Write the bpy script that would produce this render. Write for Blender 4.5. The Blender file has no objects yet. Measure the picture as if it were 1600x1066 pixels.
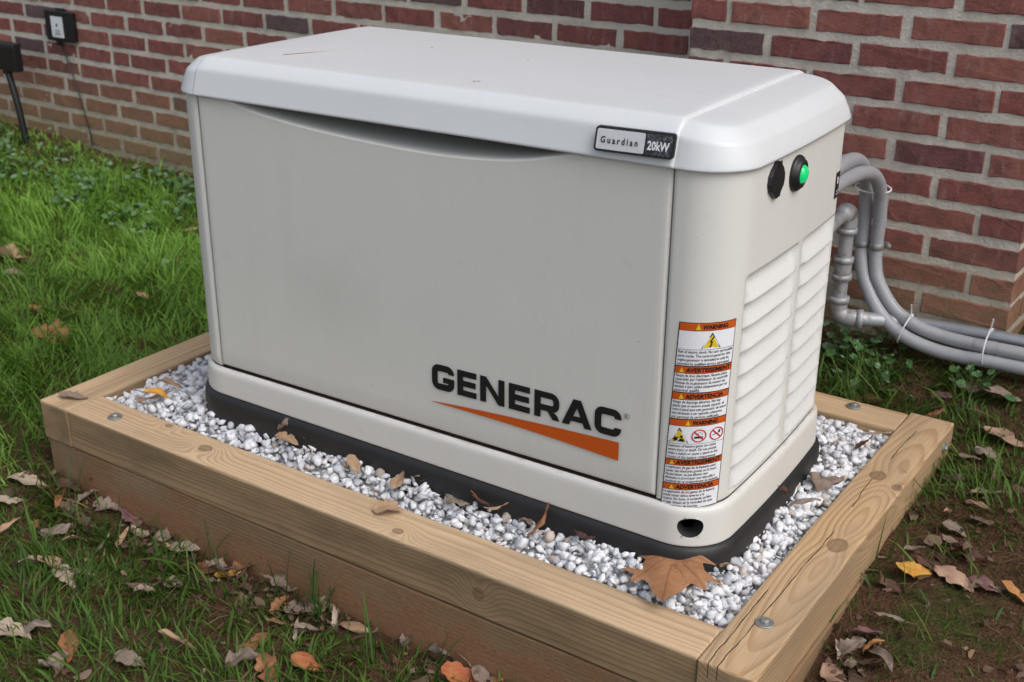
import bpy, bmesh, math, random
import numpy as np
from mathutils import Vector, Matrix, Euler
R = math.radians
rng = np.random.default_rng(7)
rnd = random.Random(11)
SC = bpy.context.scene
COL = SC.collection

# ------------------------------------------------------------------ camera
def look_axes(yaw, pitch, roll):
    f = Vector((-math.sin(yaw) * math.cos(pitch), math.cos(yaw) * math.cos(pitch), -math.sin(pitch)))
    r = Vector((math.cos(yaw), math.sin(yaw), 0)); u = r.cross(f)
    return r * math.cos(roll) + u * math.sin(roll), u * math.cos(roll) - r * math.sin(roll), f
CAM_POS = Vector((1.70258, -1.48129, 1.10125))
cam = bpy.data.cameras.new("camera"); cam_ob = bpy.data.objects.new("camera", cam); COL.objects.link(cam_ob)
_r, _u, _f = look_axes(.59616, .39165, .00566)
cam_ob.matrix_world = Matrix(((_r.x, _u.x, -_f.x, CAM_POS.x), (_r.y, _u.y, -_f.y, CAM_POS.y), (_r.z, _u.z, -_f.z, CAM_POS.z), (0, 0, 0, 1)))
cam.sensor_width = 36.0; cam.sensor_fit = 'HORIZONTAL'; cam.lens = 1877.25 * 36 / 1600
cam.clip_start = .05; cam.clip_end = 400
cam.dof.use_dof = True; cam.dof.focus_distance = 1.95; cam.dof.aperture_fstop = 7.5
SC.camera = cam_ob

# ------------------------------------------------------------------ sky, sun, exposure
SUN_EL, SUN_AZ = 50.0, 100.0           # azimuth measured from +Y towards +X
world = bpy.data.worlds.new("World"); SC.world = world; world.use_nodes = True
wn = world.node_tree.nodes; wl = world.node_tree.links
bg = wn.get("Background") or wn.new("ShaderNodeBackground")
sky = wn.new("ShaderNodeTexSky"); sky.sky_type = 'NISHITA'; sky.sun_disc = False
sky.sun_elevation = R(SUN_EL); sky.sun_rotation = R(SUN_AZ)
sky.air_density = 1.0; sky.dust_density = 3.2; sky.ozone_density = 1.0
hs = wn.new("ShaderNodeHueSaturation"); hs.inputs['Saturation'].default_value = .48
wl.new(sky.outputs[0], hs.inputs['Color']); wl.new(hs.outputs[0], bg.inputs['Color'])
bg.inputs['Strength'].default_value = .14
sun = bpy.data.lights.new("sun", 'SUN'); sun.energy = .9; sun.angle = R(42); sun.color = (1, .985, .965)
sun_ob = bpy.data.objects.new("sun", sun); COL.objects.link(sun_ob)
sd = Vector((math.sin(R(SUN_AZ)) * math.cos(R(SUN_EL)), math.cos(R(SUN_AZ)) * math.cos(R(SUN_EL)), math.sin(R(SUN_EL))))
sun_ob.rotation_euler = sd.to_track_quat('Z', 'Y').to_euler(); sun_ob.location = (3, -3, 6)
vs = SC.view_settings
vs.view_transform = 'Standard'; vs.look = 'None'; vs.exposure = 0.54; vs.gamma = 1.0; vs.use_curve_mapping = False

# ------------------------------------------------------------------ object helpers
def obj(name, me, mat=None, parent=None, smooth=False):
    if isinstance(me, bmesh.types.BMesh):
        m = bpy.data.meshes.new(name); me.to_mesh(m); me.free(); me = m
    if mat is not None and not me.materials:
        me.materials.append(mat)
    if smooth:
        me.polygons.foreach_set("use_smooth", [True] * len(me.polygons))
    o = bpy.data.objects.new(name, me); COL.objects.link(o)
    if parent is not None: o.parent = parent
    return o
def empty(name, loc=(0, 0, 0), rz=0):
    o = bpy.data.objects.new(name, None); COL.objects.link(o); o.location = loc; o.rotation_euler = (0, 0, rz); o.empty_display_size = .05
    return o
def tag(o, label=None, cat=None, group=None, kind=None):
    if label: o["label"] = label
    if cat: o["category"] = cat
    if group: o["group"] = group
    if kind: o["kind"] = kind
    return o
def mesh(name, V, F, mat=None):
    me = bpy.data.meshes.new(name); me.from_pydata([tuple(map(float, v)) for v in V], [], F); me.update()
    if mat: me.materials.append(mat)
    return me
def big_mesh(name, V, F_list, mat=None):
    """numpy verts and a list of (n,k) face index arrays"""
    me = bpy.data.meshes.new(name)
    nl = sum(f.size for f in F_list); nf = sum(len(f) for f in F_list)
    me.vertices.add(len(V)); me.vertices.foreach_set("co", np.asarray(V, np.float32).ravel())
    me.loops.add(nl); me.polygons.add(nf)
    me.loops.foreach_set("vertex_index", np.concatenate([f.ravel() for f in F_list]).astype(np.int32))
    tot = np.concatenate([np.full(len(f), f.shape[1]) for f in F_list])
    st = np.concatenate([[0], np.cumsum(tot)[:-1]])
    me.polygons.foreach_set("loop_start", st.astype(np.int32)); me.polygons.foreach_set("loop_total", tot.astype(np.int32))
    me.update(calc_edges=True); me.validate()
    if mat: me.materials.append(mat)
    return me
def grid_faces(nu, nv, closed_u=False, base=0, flip=False):
    F = []
    for i in range(nu if closed_u else nu - 1):
        for j in range(nv - 1):
            a, b = base + i * nv + j, base + ((i + 1) % nu) * nv + j
            q = (a, b, b + 1, a + 1)
            F.append(q[::-1] if flip else q)
    return F
def tube(points, rad, n=12, close_ends=True, ridge=None):
    """smooth tube through points (Catmull-Rom), returns verts, faces; rad may be a function of arclength"""
    P = [Vector(p) for p in points]
    Q = []
    for i in range(len(P) - 1):
        p0 = P[i - 1] if i else P[0] * 2 - P[1]; p1, p2 = P[i], P[i + 1]; p3 = P[i + 2] if i + 2 < len(P) else P[-1] * 2 - P[-2]
        L = (p2 - p1).length; k = max(2, int(L / (ridge or .012)))
        for s in range(k):
            t = s / k
            Q.append(.5 * ((2 * p1) + (p2 - p0) * t + (2 * p0 - 5 * p1 + 4 * p2 - p3) * t * t + (3 * p1 - p0 - 3 * p2 + p3) * t ** 3))
    Q.append(P[-1])
    V, F = [], []; up = Vector((.13, .2, 1)).normalized(); s = 0
    for i, q in enumerate(Q):
        d = (Q[min(i + 1, len(Q) - 1)] - Q[max(i - 1, 0)]).normalized()
        a = d.cross(up)
        a = a.normalized() if a.length > 1e-4 else Vector((1, 0, 0)); up = a.cross(d).normalized(); b = up
        if i: s += (Q[i] - Q[i - 1]).length
        rr = rad(s, i) if callable(rad) else rad
        for k in range(n):
            t = 2 * math.pi * k / n
            V.append(q + a * math.cos(t) * rr + b * math.sin(t) * rr)
    for i in range(len(Q) - 1):
        for k in range(n):
            F.append((i * n + k, i * n + (k + 1) % n, (i + 1) * n + (k + 1) % n, (i + 1) * n + k))
    if close_ends:
        F.append(tuple(range(n))[::-1]); F.append(tuple((len(Q) - 1) * n + k for k in range(n)))
    return V, F
def lathe(profile, n=24, axis='Z'):
    """profile: (radius, height) list"""
    V, F = [], []
    for r_, h in profile:
        for k in range(n):
            t = 2 * math.pi * k / n
            p = (r_ * math.cos(t), r_ * math.sin(t), h)
            V.append(p if axis == 'Z' else (p[2], p[0], p[1]) if axis == 'X' else (p[0], p[2], p[1]))
    for i in range(len(profile) - 1):
        for k in range(n):
            F.append((i * n + k, i * n + (k + 1) % n, (i + 1) * n + (k + 1) % n, (i + 1) * n + k))
    F.append(tuple(range(n))[::-1]); F.append(tuple((len(profile) - 1) * n + k for k in range(n)))
    return V, F
def box_bm(sx, sy, sz, bev=0, seg=2, loc=(0, 0, 0)):
    bm = bmesh.new(); bmesh.ops.create_cube(bm, size=1)
    bmesh.ops.scale(bm, vec=(sx, sy, sz), verts=bm.verts); bmesh.ops.translate(bm, vec=loc, verts=bm.verts)
    if bev: bmesh.ops.bevel(bm, geom=bm.edges[:] + bm.verts[:], offset=bev, segments=seg, profile=.5, affect='EDGES')
    return bm
def smooth01(t): t = np.clip(t, 0, 1); return t * t * (3 - 2 * t)

# ------------------------------------------------------------------ material helpers
class NB:
    def __init__(self, name):
        self.m = bpy.data.materials.new(name); self.m.use_nodes = True
        self.t = self.m.node_tree; self.n = self.t.nodes; self.b = self.n["Principled BSDF"]; self.out = self.n["Material Output"]
    def link(self, a, b): self.t.links.new(a, b)
    def put(self, sock, v):
        if isinstance(v, bpy.types.NodeSocket): self.link(v, sock)
        else:
            if sock.type == 'RGBA' and len(v) == 3: v = (*v, 1)
            sock.default_value = v
    def math(self, op, a, b=0., c=None, clamp=False):
        n = self.n.new("ShaderNodeMath"); n.operation = op; n.use_clamp = clamp
        self.put(n.inputs[0], a); self.put(n.inputs[1], b)
        if c is not None: self.put(n.inputs[2], c)
        return n.outputs[0]
    def mix(self, f, a, b, mode='MIX'):
        n = self.n.new("ShaderNodeMix"); n.data_type = 'RGBA'; n.blend_type = mode
        self.put(n.inputs[0], f); self.put(n.inputs[6], a); self.put(n.inputs[7], b); return n.outputs[2]
    def ramp(self, f, stops, interp='LINEAR'):
        n = self.n.new("ShaderNodeValToRGB"); cr = n.color_ramp; cr.interpolation = interp
        while len(cr.elements) < len(stops): cr.elements.new(.5)
        for e, (p, c) in zip(cr.elements, stops):
            e.position = p; e.color = (*c, 1) if not isinstance(c, (int, float)) else (c, c, c, 1)
        self.put(n.inputs[0], f); return n.outputs[0]
    def coord(self, which='Object'):
        if not hasattr(self, '_tc'): self._tc = self.n.new("ShaderNodeTexCoord")
        return self._tc.outputs[which]
    def world_pos(self):
        return self.n.new("ShaderNodeNewGeometry").outputs['Position']
    def mapping(self, v, scale=(1, 1, 1), loc=(0, 0, 0), rot=(0, 0, 0)):
        n = self.n.new("ShaderNodeMapping"); self.link(v, n.inputs[0])
        n.inputs['Scale'].default_value = scale; n.inputs['Rotation'].default_value = rot; self.put(n.inputs['Location'], loc)
        return n.outputs[0]
    def noise(self, v, scale=5, detail=3, rough=.5, dist=0., dim='3D'):
        n = self.n.new("ShaderNodeTexNoise"); self.link(v, n.inputs['Vector']); n.inputs['Scale'].default_value = scale
        n.inputs['Detail'].default_value = detail; n.inputs['Roughness'].default_value = rough; n.inputs['Distortion'].default_value = dist
        return n.outputs['Fac']
    def voronoi(self, v, scale=5, feature='F1', rand=1.):
        n = self.n.new("ShaderNodeTexVoronoi"); n.feature = feature; self.link(v, n.inputs['Vector']); n.inputs['Scale'].default_value = scale
        n.inputs['Randomness'].default_value = rand
        return n.outputs['Distance']
    def sep(self, v):
        n = self.n.new("ShaderNodeSeparateXYZ"); self.link(v, n.inputs[0]); return n.outputs
    def comb(self, x, y, z):
        n = self.n.new("ShaderNodeCombineXYZ"); self.put(n.inputs[0], x); self.put(n.inputs[1], y); self.put(n.inputs[2], z); return n.outputs[0]
    def attr(self, name, out='Fac'):
        n = self.n.new("ShaderNodeAttribute"); n.attribute_name = name; return n.outputs[out]
    def objrand(self): return self.n.new("ShaderNodeObjectInfo").outputs['Random']
    def bump(self, h, strength=.3, dist=.01, normal=None):
        n = self.n.new("ShaderNodeBump"); n.inputs['Strength'].default_value = strength; n.inputs['Distance'].default_value = dist
        self.link(h, n.inputs['Height'])
        if normal is not None: self.link(normal, n.inputs['Normal'])
        return n.outputs[0]
    def done(self, col=None, rough=None, normal=None, **kw):
        if col is not None: self.put(self.b.inputs['Base Color'], col)
        if rough is not None: self.put(self.b.inputs['Roughness'], rough)
        if normal is not None: self.link(normal, self.b.inputs['Normal'])
        for k, v in kw.items(): self.put(self.b.inputs[k.replace('_', ' ')], v)
        return self.m
def plain(name, col, rough=.5, metal=0., spec=.5, var=.12, scale=60, bump=.0):
    m = NB(name); p = m.coord('Object'); n = m.noise(p, scale, 4, .6)
    c = m.mix(n, tuple(x * (1 - var) for x in col), tuple(min(1, x * (1 + var)) for x in col))
    kw = dict(Metallic=metal, Specular_IOR_Level=spec)
    return m.done(c, rough, m.bump(n, bump, .002) if bump else None, **kw)

# ------------------------------------------------------------------ ground
GCP=[(-.42,-.15,-.165),(-.09,-.15,-.20),(.2,-.15,-.205),(.46,-.15,-.202),(.66,-.15,-.20),(.9,-.15,-.19),(1.21,-.1,-.155),
(1.22,.06,-.125),(1.22,.28,-.085),(1.22,.52,-.068),(1.22,.85,-.052),(.87,1.2,.04),(1.06,1.2,.045),(1.21,1.2,.05),(1.6,1.15,.05),
(-1.77,1.45,-.05),(-2.5,1.47,-.015),(-2.95,1.49,.0),(-.42,.4,-.125),(-.42,.85,-.085),(.2,.88,-.06),(.9,.88,-.045),(0,1.4,-.02),
(0,-.8,-.25),(.8,-.5,-.235),(1.5,-.3,-.19),(1.8,.4,-.09),(-1.3,.3,-.14),(-2,-.5,-.19),(-3,.5,-.09),(2.4,1.0,.03),(2.5,-.8,-.2),(-4,-1,-.2),(-4,1.5,-.02),(4,1.5,.05),(4,-2,-.25),(-1,-2.5,-.3)]
def make_tps(pts):
    P=np.array(pts); X=P[:,:2]; n=len(P)
    def U(d2): return 0.5*d2*np.log(d2+1e-9)
    K=U(((X[:,None]-X[None])**2).sum(-1))+np.eye(n)*.02
    Q=np.hstack([np.ones((n,1)),X]); M=np.zeros((n+3,n+3)); M[:n,:n]=K; M[:n,n:]=Q; M[n:,:n]=Q.T
    w=np.linalg.solve(M,np.concatenate([P[:,2],[0,0,0]]))
    def f(x,y):
        x=np.clip(np.asarray(x,float),-4,4); y=np.clip(np.asarray(y,float),-2.5,1.6)
        d2=(x[...,None]-X[:,0])**2+(y[...,None]-X[:,1])**2
        return U(d2)@w[:n]+w[n]+w[n+1]*x+w[n+2]*y
    return f
G = make_tps(GCP)
FX0, FX1, FY0, FY1 = -.42073, 1.20946, -.13586, .86576     # outer edges of the timber frame
IX0, IX1, IY0, IY1 = -.33173, 1.11986, -.04766, .7667      # inner edges
ZT = .00875                                                # top of the timbers
def value_noise(x, y, scale, seed):
    x = np.asarray(x, float) * scale; y = np.asarray(y, float) * scale
    xi, yi = np.floor(x).astype(np.int64), np.floor(y).astype(np.int64); fx, fy = x - xi, y - yi
    fx, fy = fx * fx * (3 - 2 * fx), fy * fy * (3 - 2 * fy)
    def h(a, b):
        n = (a * 374761393 + b * 668265263 + seed * 1442695041) & 0xFFFFFFFF
        n = ((n ^ (n >> 13)) * 1274126177) & 0xFFFFFFFF
        return ((n ^ (n >> 16)) & 0xFFFF) / 65535.
    return (h(xi, yi) * (1 - fx) + h(xi + 1, yi) * fx) * (1 - fy) + (h(xi, yi + 1) * (1 - fx) + h(xi + 1, yi + 1) * fx) * fy
def ground_z(x, y):
    x = np.asarray(x, float); y = np.asarray(y, float)
    z = G(x, y) + .020 * (value_noise(x, y, 6, 1) - .5) + .010 * (value_noise(x, y, 17, 2) - .5) + .008 * (value_noise(x, y, 45, 3) - .5)
    inside = (x > FX0 + .03) & (x < FX1 - .03) & (y > FY0 + .03) & (y < FY1 - .03)
    return np.where(inside, np.minimum(z, -.13), z)
def gravel_z(x, y):
    d = np.minimum(np.minimum((y - IY0 + .008) / .034, (IX1 - x) / .060), np.minimum((x - IX0) / .26, (IY1 - y) / .20))
    return -.010 + .045 * smooth01(d) + .012 * (value_noise(x, y, 14, 9) - .5)

# soil: red-brown loam, mossy where damp
m = NB("soil"); P = m.world_pos()
n1 = m.noise(P, 3.2, 5, .6); n2 = m.noise(P, 38, 5, .65); n3 = m.noise(P, 170, 3, .6); n4 = m.noise(m.mapping(P, (1, 1, 1), (4.2, 1.7, 0)), 7.5, 6, .68)
soil_c = m.mix(n2, (.030, .015, .009), (.115, .056, .031))
soil_c = m.mix(m.ramp(n3, [(.45, 0.), (.75, .5)]), soil_c, (.19, .115, .07))
moss_c = m.mix(n3, (.016, .030, .006), (.055, .078, .014))
moss_f = m.ramp(n4, [(.50, 0.), (.64, 1.)])
soil_c = m.mix(m.math('MULTIPLY', moss_f, .8), soil_c, moss_c)
hgt = m.math('ADD', m.math('MULTIPLY', n2, .6), m.math('MULTIPLY', n3, .4))
M_SOIL = m.done(soil_c, .95, m.bump(hgt, 1., .022), Specular_IOR_Level=.15)

xs = np.concatenate([[-60, -30, -15, -8, -5.5], np.arange(-4.2, -1.6, .05), np.arange(-1.6, 2.2, .02), np.arange(2.2, 3.4, .06), [4, 5.5, 8, 15, 30, 60]])
ys = np.concatenate([[-60, -30, -15, -8, -4, -2.5, -1.8, -1.4], np.arange(-1.1, 1.5, .02), [1.5, 1.56, 1.7, 2.2, 4, 10, 30, 60]])
gx, gy = np.meshgrid(xs, ys, indexing='ij'); gz = ground_z(gx, gy)
i, j = np.meshgrid(np.arange(len(xs) - 1), np.arange(len(ys) - 1), indexing='ij'); a = (i * len(ys) + j).ravel()
ground = obj("ground", big_mesh("ground", np.stack([gx.ravel(), gy.ravel(), gz.ravel()], 1), [np.stack([a, a + len(ys), a + len(ys) + 1, a + 1], 1)], M_SOIL), smooth=True)
tag(ground, kind="structure")

# ------------------------------------------------------------------ brick wall and chimney
MOD, MH, BL, BH = .2115, .06736, .1935, .0480
m = NB("brick"); P = m.world_pos()
rv = m.math('FRACT', m.math('ADD', m.objrand(), m.attr("rnd")))
base = m.ramp(rv, [(0., (.255, .070, .060)), (.18, (.315, .096, .076)), (.40, (.215, .062, .060)), (.56, (.350, .125, .092)), (.74, (.270, .083, .072)), (.88, (.150, .056, .056)), (.96, (.105, .072, .078)), (1., (.30, .13, .10))], 'LINEAR')
vx = m.sep(P)
low = m.math('MULTIPLY', m.math('SUBTRACT', 1., m.math('MULTIPLY', m.math('ADD', vx[2], .08), 2.2), clamp=True), m.math('LESS_THAN', vx[0], 5.), clamp=True)
base = m.mix(m.math('MULTIPLY', low, .75), base, (.34, .145, .085))
n1 = m.noise(P, 30, 6, .72); n2 = m.noise(P, 170, 5, .75); n3 = m.noise(m.mapping(P, (1, 1, .25)), 60, 4, .6)
c = m.mix(m.ramp(n1, [(.44, 0.), (.66, .85)]), base, m.mix(.62, base, (.045, .020, .022)))
c = m.mix(m.ramp(n2, [(.50, 0.), (.74, .5)]), c, (.30, .15, .125))
c = m.mix(m.ramp(n3, [(.56, 0.), (.76, .42)]), c, (.36, .28, .26))
mossz = m.math('SUBTRACT', 1., m.math('MULTIPLY', m.math('ADD', vx[2], .10), 2.5), clamp=True)
moss = m.math('MULTIPLY', mossz, m.ramp(n1, [(.3, .35), (.62, 1.)]))
c = m.mix(m.math('MULTIPLY', moss, .95), c, (.25, .225, .085))
c = m.mix(.14, c, (.20, .155, .145))
M_BRICK = m.done(c, .9, m.bump(m.math('ADD', n2, m.math('MULTIPLY', n1, 1.1)), .85, .004), Specular_IOR_Level=.2)
m = NB("mortar"); P = m.world_pos()
n1 = m.noise(P, 9, 5, .6); n2 = m.noise(P, 130, 5, .7); n3 = m.noise(P, 34, 4, .6); vx = m.sep(P)
c = m.mix(n2, (.50, .455, .385), (.70, .645, .565))
c = m.mix(m.ramp(n1, [(.45, 0.), (.75, .55)]), c, (.37, .33, .275))
mossz = m.math('SUBTRACT', 1., m.math('MULTIPLY', m.math('ADD', vx[2], .10), 2.5), clamp=True)
c = m.mix(m.math('MULTIPLY', mossz, m.ramp(n3, [(.3, .45), (.65, .95)])), c, (.23, .19, .085))
M_MORTAR = m.done(c, .95, m.bump(m.math('ADD', n2, n3), .8, .006), Specular_IOR_Level=.15)

def brick_mesh(L, H, D, seed):
    """worn brick: ragged front outline, eased arris, square back; front face looks to -Y at y=0, origin at its lower left"""
    q = random.Random(seed); pts = []
    nl = max(2, round(L / .021))
    for k in range(nl): pts.append((L * k / nl, 0))
    pts += [(L, 0), (L, H * .5)]
    for k in range(nl): pts.append((L - L * k / nl, H))
    pts += [(0, H), (0, H * .5)]
    J = lambda s: q.uniform(-s, s)
    fr = [(min(max(x + J(.0020), .0), L), min(max(z + J(.0021), -.001), H + .001)) for x, z in pts]
    cx, cz = L / 2, H / 2; V = []; e = .0020
    for x, z in fr:
        V.append((x + (e if x < cx else -e) * (abs(x - cx) > L * .3), J(.0012), z + (e if z < cz else -e) * (abs(z - cz) > H * .25)))
    n = len(fr)
    for x, z in fr: V.append((x, .0026 + J(.0008), z))
    for x, z in fr: V.append((x, D, z))
    F = [tuple(range(n))] + [(k, k + n, (k + 1) % n + n, (k + 1) % n) for k in range(n)] + [(k + n, k + 2 * n, (k + 1) % n + 2 * n, (k + 1) % n + n) for k in range(n)]
    me = mesh("brick", V, F, M_BRICK)
    return me
def rows_of(first, last): return range(first, last + 1)
def join_meshes(name, items, mat, rv=True):
    V, F, A = [], [], []
    for me, loc in items:
        b = len(V); V += [(v.co.x + loc[0], v.co.y + loc[1], v.co.z + loc[2]) for v in me.vertices]
        F += [tuple(b + k for k in p.vertices) for p in me.polygons]; A += [rnd.random()] * len(me.vertices)
    me = mesh(name, V, F, mat)
    at = me.attributes.new("rnd", 'FLOAT', 'POINT'); at.data.foreach_set("value", A)
    return me
YW, YCH, PSI = 1.40477, 1.20765, -.03029
XCH, XCH1 = .39619, .39619 + 4 * MOD - (MOD - BL)
full = [brick_mesh(BL, BH, .055, s) for s in range(10)]
half = [brick_mesh(BL / 2 - .004, BH, .055, 50 + s) for s in range(5)]
def mortar_sheet(x0, x1, z0, z1, y=.0030, step=.012):
    nx, nz = int((x1 - x0) / step), int((z1 - z0) / step)
    X, Z = np.meshgrid(np.linspace(x0, x1, nx), np.linspace(z0, z1, nz), indexing='ij')
    Y = y + .0036 * (value_noise(X, Z, 75, 5) - .5) + .0024 * (value_noise(X, Z, 22, 6) - .5)
    ii, jj = np.meshgrid(np.arange(nx - 1), np.arange(nz - 1), indexing='ij'); a = (ii * nz + jj).ravel()
    return big_mesh("mortar", np.stack([X.ravel(), Y.ravel(), Z.ravel()], 1), [np.stack([a, a + nz, a + nz + 1, a + 1], 1)], M_MORTAR)

wall = empty("brick_wall", (0, YW, 0), PSI)
tag(wall, "long red brick house wall with pale mortar behind the lawn", "wall")
XW, ZW = -.95858, .64469 - BH
rest = []
DARK_RECESS = (1.30, 2.05, .36)       # added guess: low near-black recess filling the dark spot right of the chimney
for r_ in rows_of(-36, 13):
    z = ZW - r_ * MH; off = .5 if r_ % 2 else 0
    for c_ in range(-22, 24):
        x = XW + (c_ + off) * MOD + rnd.uniform(-.004, .004)
        if x + BL > XCH + .05 and x < XCH1 - .05: continue
        if x + BL > DARK_RECESS[0] and x < DARK_RECESS[1] and z < DARK_RECESS[2]: continue
        zz = z + rnd.uniform(-.002, .002)
        ms = [(rnd.choice(full), x - (MOD * .5 if r_ == 4 and c_ <= -6 else 0))]
        if r_ == 4 and c_ == -6: ms.append((half[0], x + MOD * .5))      # a cut brick in the fifth course
        for me, xx in ms:
            if -3.45 < xx < XCH - .1 and -2 <= r_ <= 10 : 
                o = obj("brick", me, parent=wall); o.location = (xx, rnd.uniform(-.0015, .0015), zz)
            else: rest.append((me, (xx, rnd.uniform(-.001, .001), zz)))
bw = obj("brickwork", join_meshes("brickwork", rest, M_BRICK), parent=wall); tag(bw, kind="stuff")
obj("mortar", mortar_sheet(-5.6, XCH + .03, -.35, 3.1), parent=wall, smooth=True)
V = []; F = []
for (x0, x1, z0, z1) in [(XCH1 - .03, DARK_RECESS[0], -.35, 3.1), (DARK_RECESS[0], DARK_RECESS[1], DARK_RECESS[2], 3.1), (DARK_RECESS[1], 3.9, -.35, 3.1)]:
    b = len(V); V += [(x0, .0065, z0), (x1, .0065, z0), (x1, .0065, z1), (x0, .0065, z1)]; F.append((b, b + 1, b + 2, b + 3))
obj("mortar", mesh("mortar", V, F, M_MORTAR), parent=wall)
M_DARK = plain("dark_void", (.012, .011, .010), .9, var=.3)  # near-black colour makes the added recess read as deep shade
x0, x1, zt = DARK_RECESS; D = .9
obj("added_recess", mesh("added_recess", [(x0, .01, -.3), (x1, .01, -.3), (x1, .01, zt), (x0, .01, zt), (x0, D, -.3), (x1, D, -.3), (x1, D, zt), (x0, D, zt)],
    [(0, 3, 7, 4), (1, 5, 6, 2), (4, 7, 6, 5), (3, 2, 6, 7), (0, 4, 5, 1)], M_DARK), parent=wall)

chim = empty("brick_chimney", (0, YCH, 0), PSI)
tag(chim, "red brick chimney breast projecting from the wall behind the cabinet", "chimney")
ZA = .69993 - BH; DCH = YW - YCH
cor_full = [brick_mesh(BL, BH, BL / 2 - .004, 100 + s) for s in range(4)]     # stretcher at a corner, header on the return
cor_half = [brick_mesh(BL / 2 - .004, BH, BL, 120 + s) for s in range(4)]     # header in front, stretcher on the return
ret = brick_mesh(BL / 2 - .004, BH, .075, 140)
rest = []
for r_ in rows_of(-36, 12):
    z = ZA - r_ * MH; items = []
    if r_ % 2 == 0:
        for c_ in range(4):
            items.append((rnd.choice(cor_full if c_ in (0, 3) else full), XCH + c_ * MOD, 0))
        for x in (XCH, XCH1 - (BL / 2 - .004)): items.append((ret, x, BL / 2 + .014))
    else:
        items.append((rnd.choice(cor_half), XCH, 0))
        for c_ in range(3): items.append((rnd.choice(full), XCH + (c_ + .5) * MOD, 0))
        items.append((rnd.choice(cor_half), XCH1 - (BL / 2 - .004), 0))
    for me, x, y in items:
        loc = (x + rnd.uniform(-.003, .003) * (XCH < x < XCH + 3 * MOD - .02), y + rnd.uniform(-.0012, .0012), z + rnd.uniform(-.0018, .0018))
        if r_ >= -4:
            o = obj("brick", me, parent=chim); o.location = loc
        else: rest.append((me, loc))
bw = obj("brickwork", join_meshes("brickwork", rest, M_BRICK), parent=chim); tag(bw, kind="stuff")
obj("mortar", mortar_sheet(XCH + .0045, XCH1 - .0045, -.3, 3.1), parent=chim, smooth=True)
V = []; F = []
for x, s in ((XCH + .0045, 1), (XCH1 - .0045, -1)):
    b = len(V); V += [(x, .0065, -.3), (x, DCH + .02, -.3), (x, DCH + .02, 3.1), (x, .0065, 3.1)]; F.append((b, b + 1, b + 2, b + 3))
obj("mortar", mesh("mortar", V, F, M_MORTAR), parent=chim)

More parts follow.
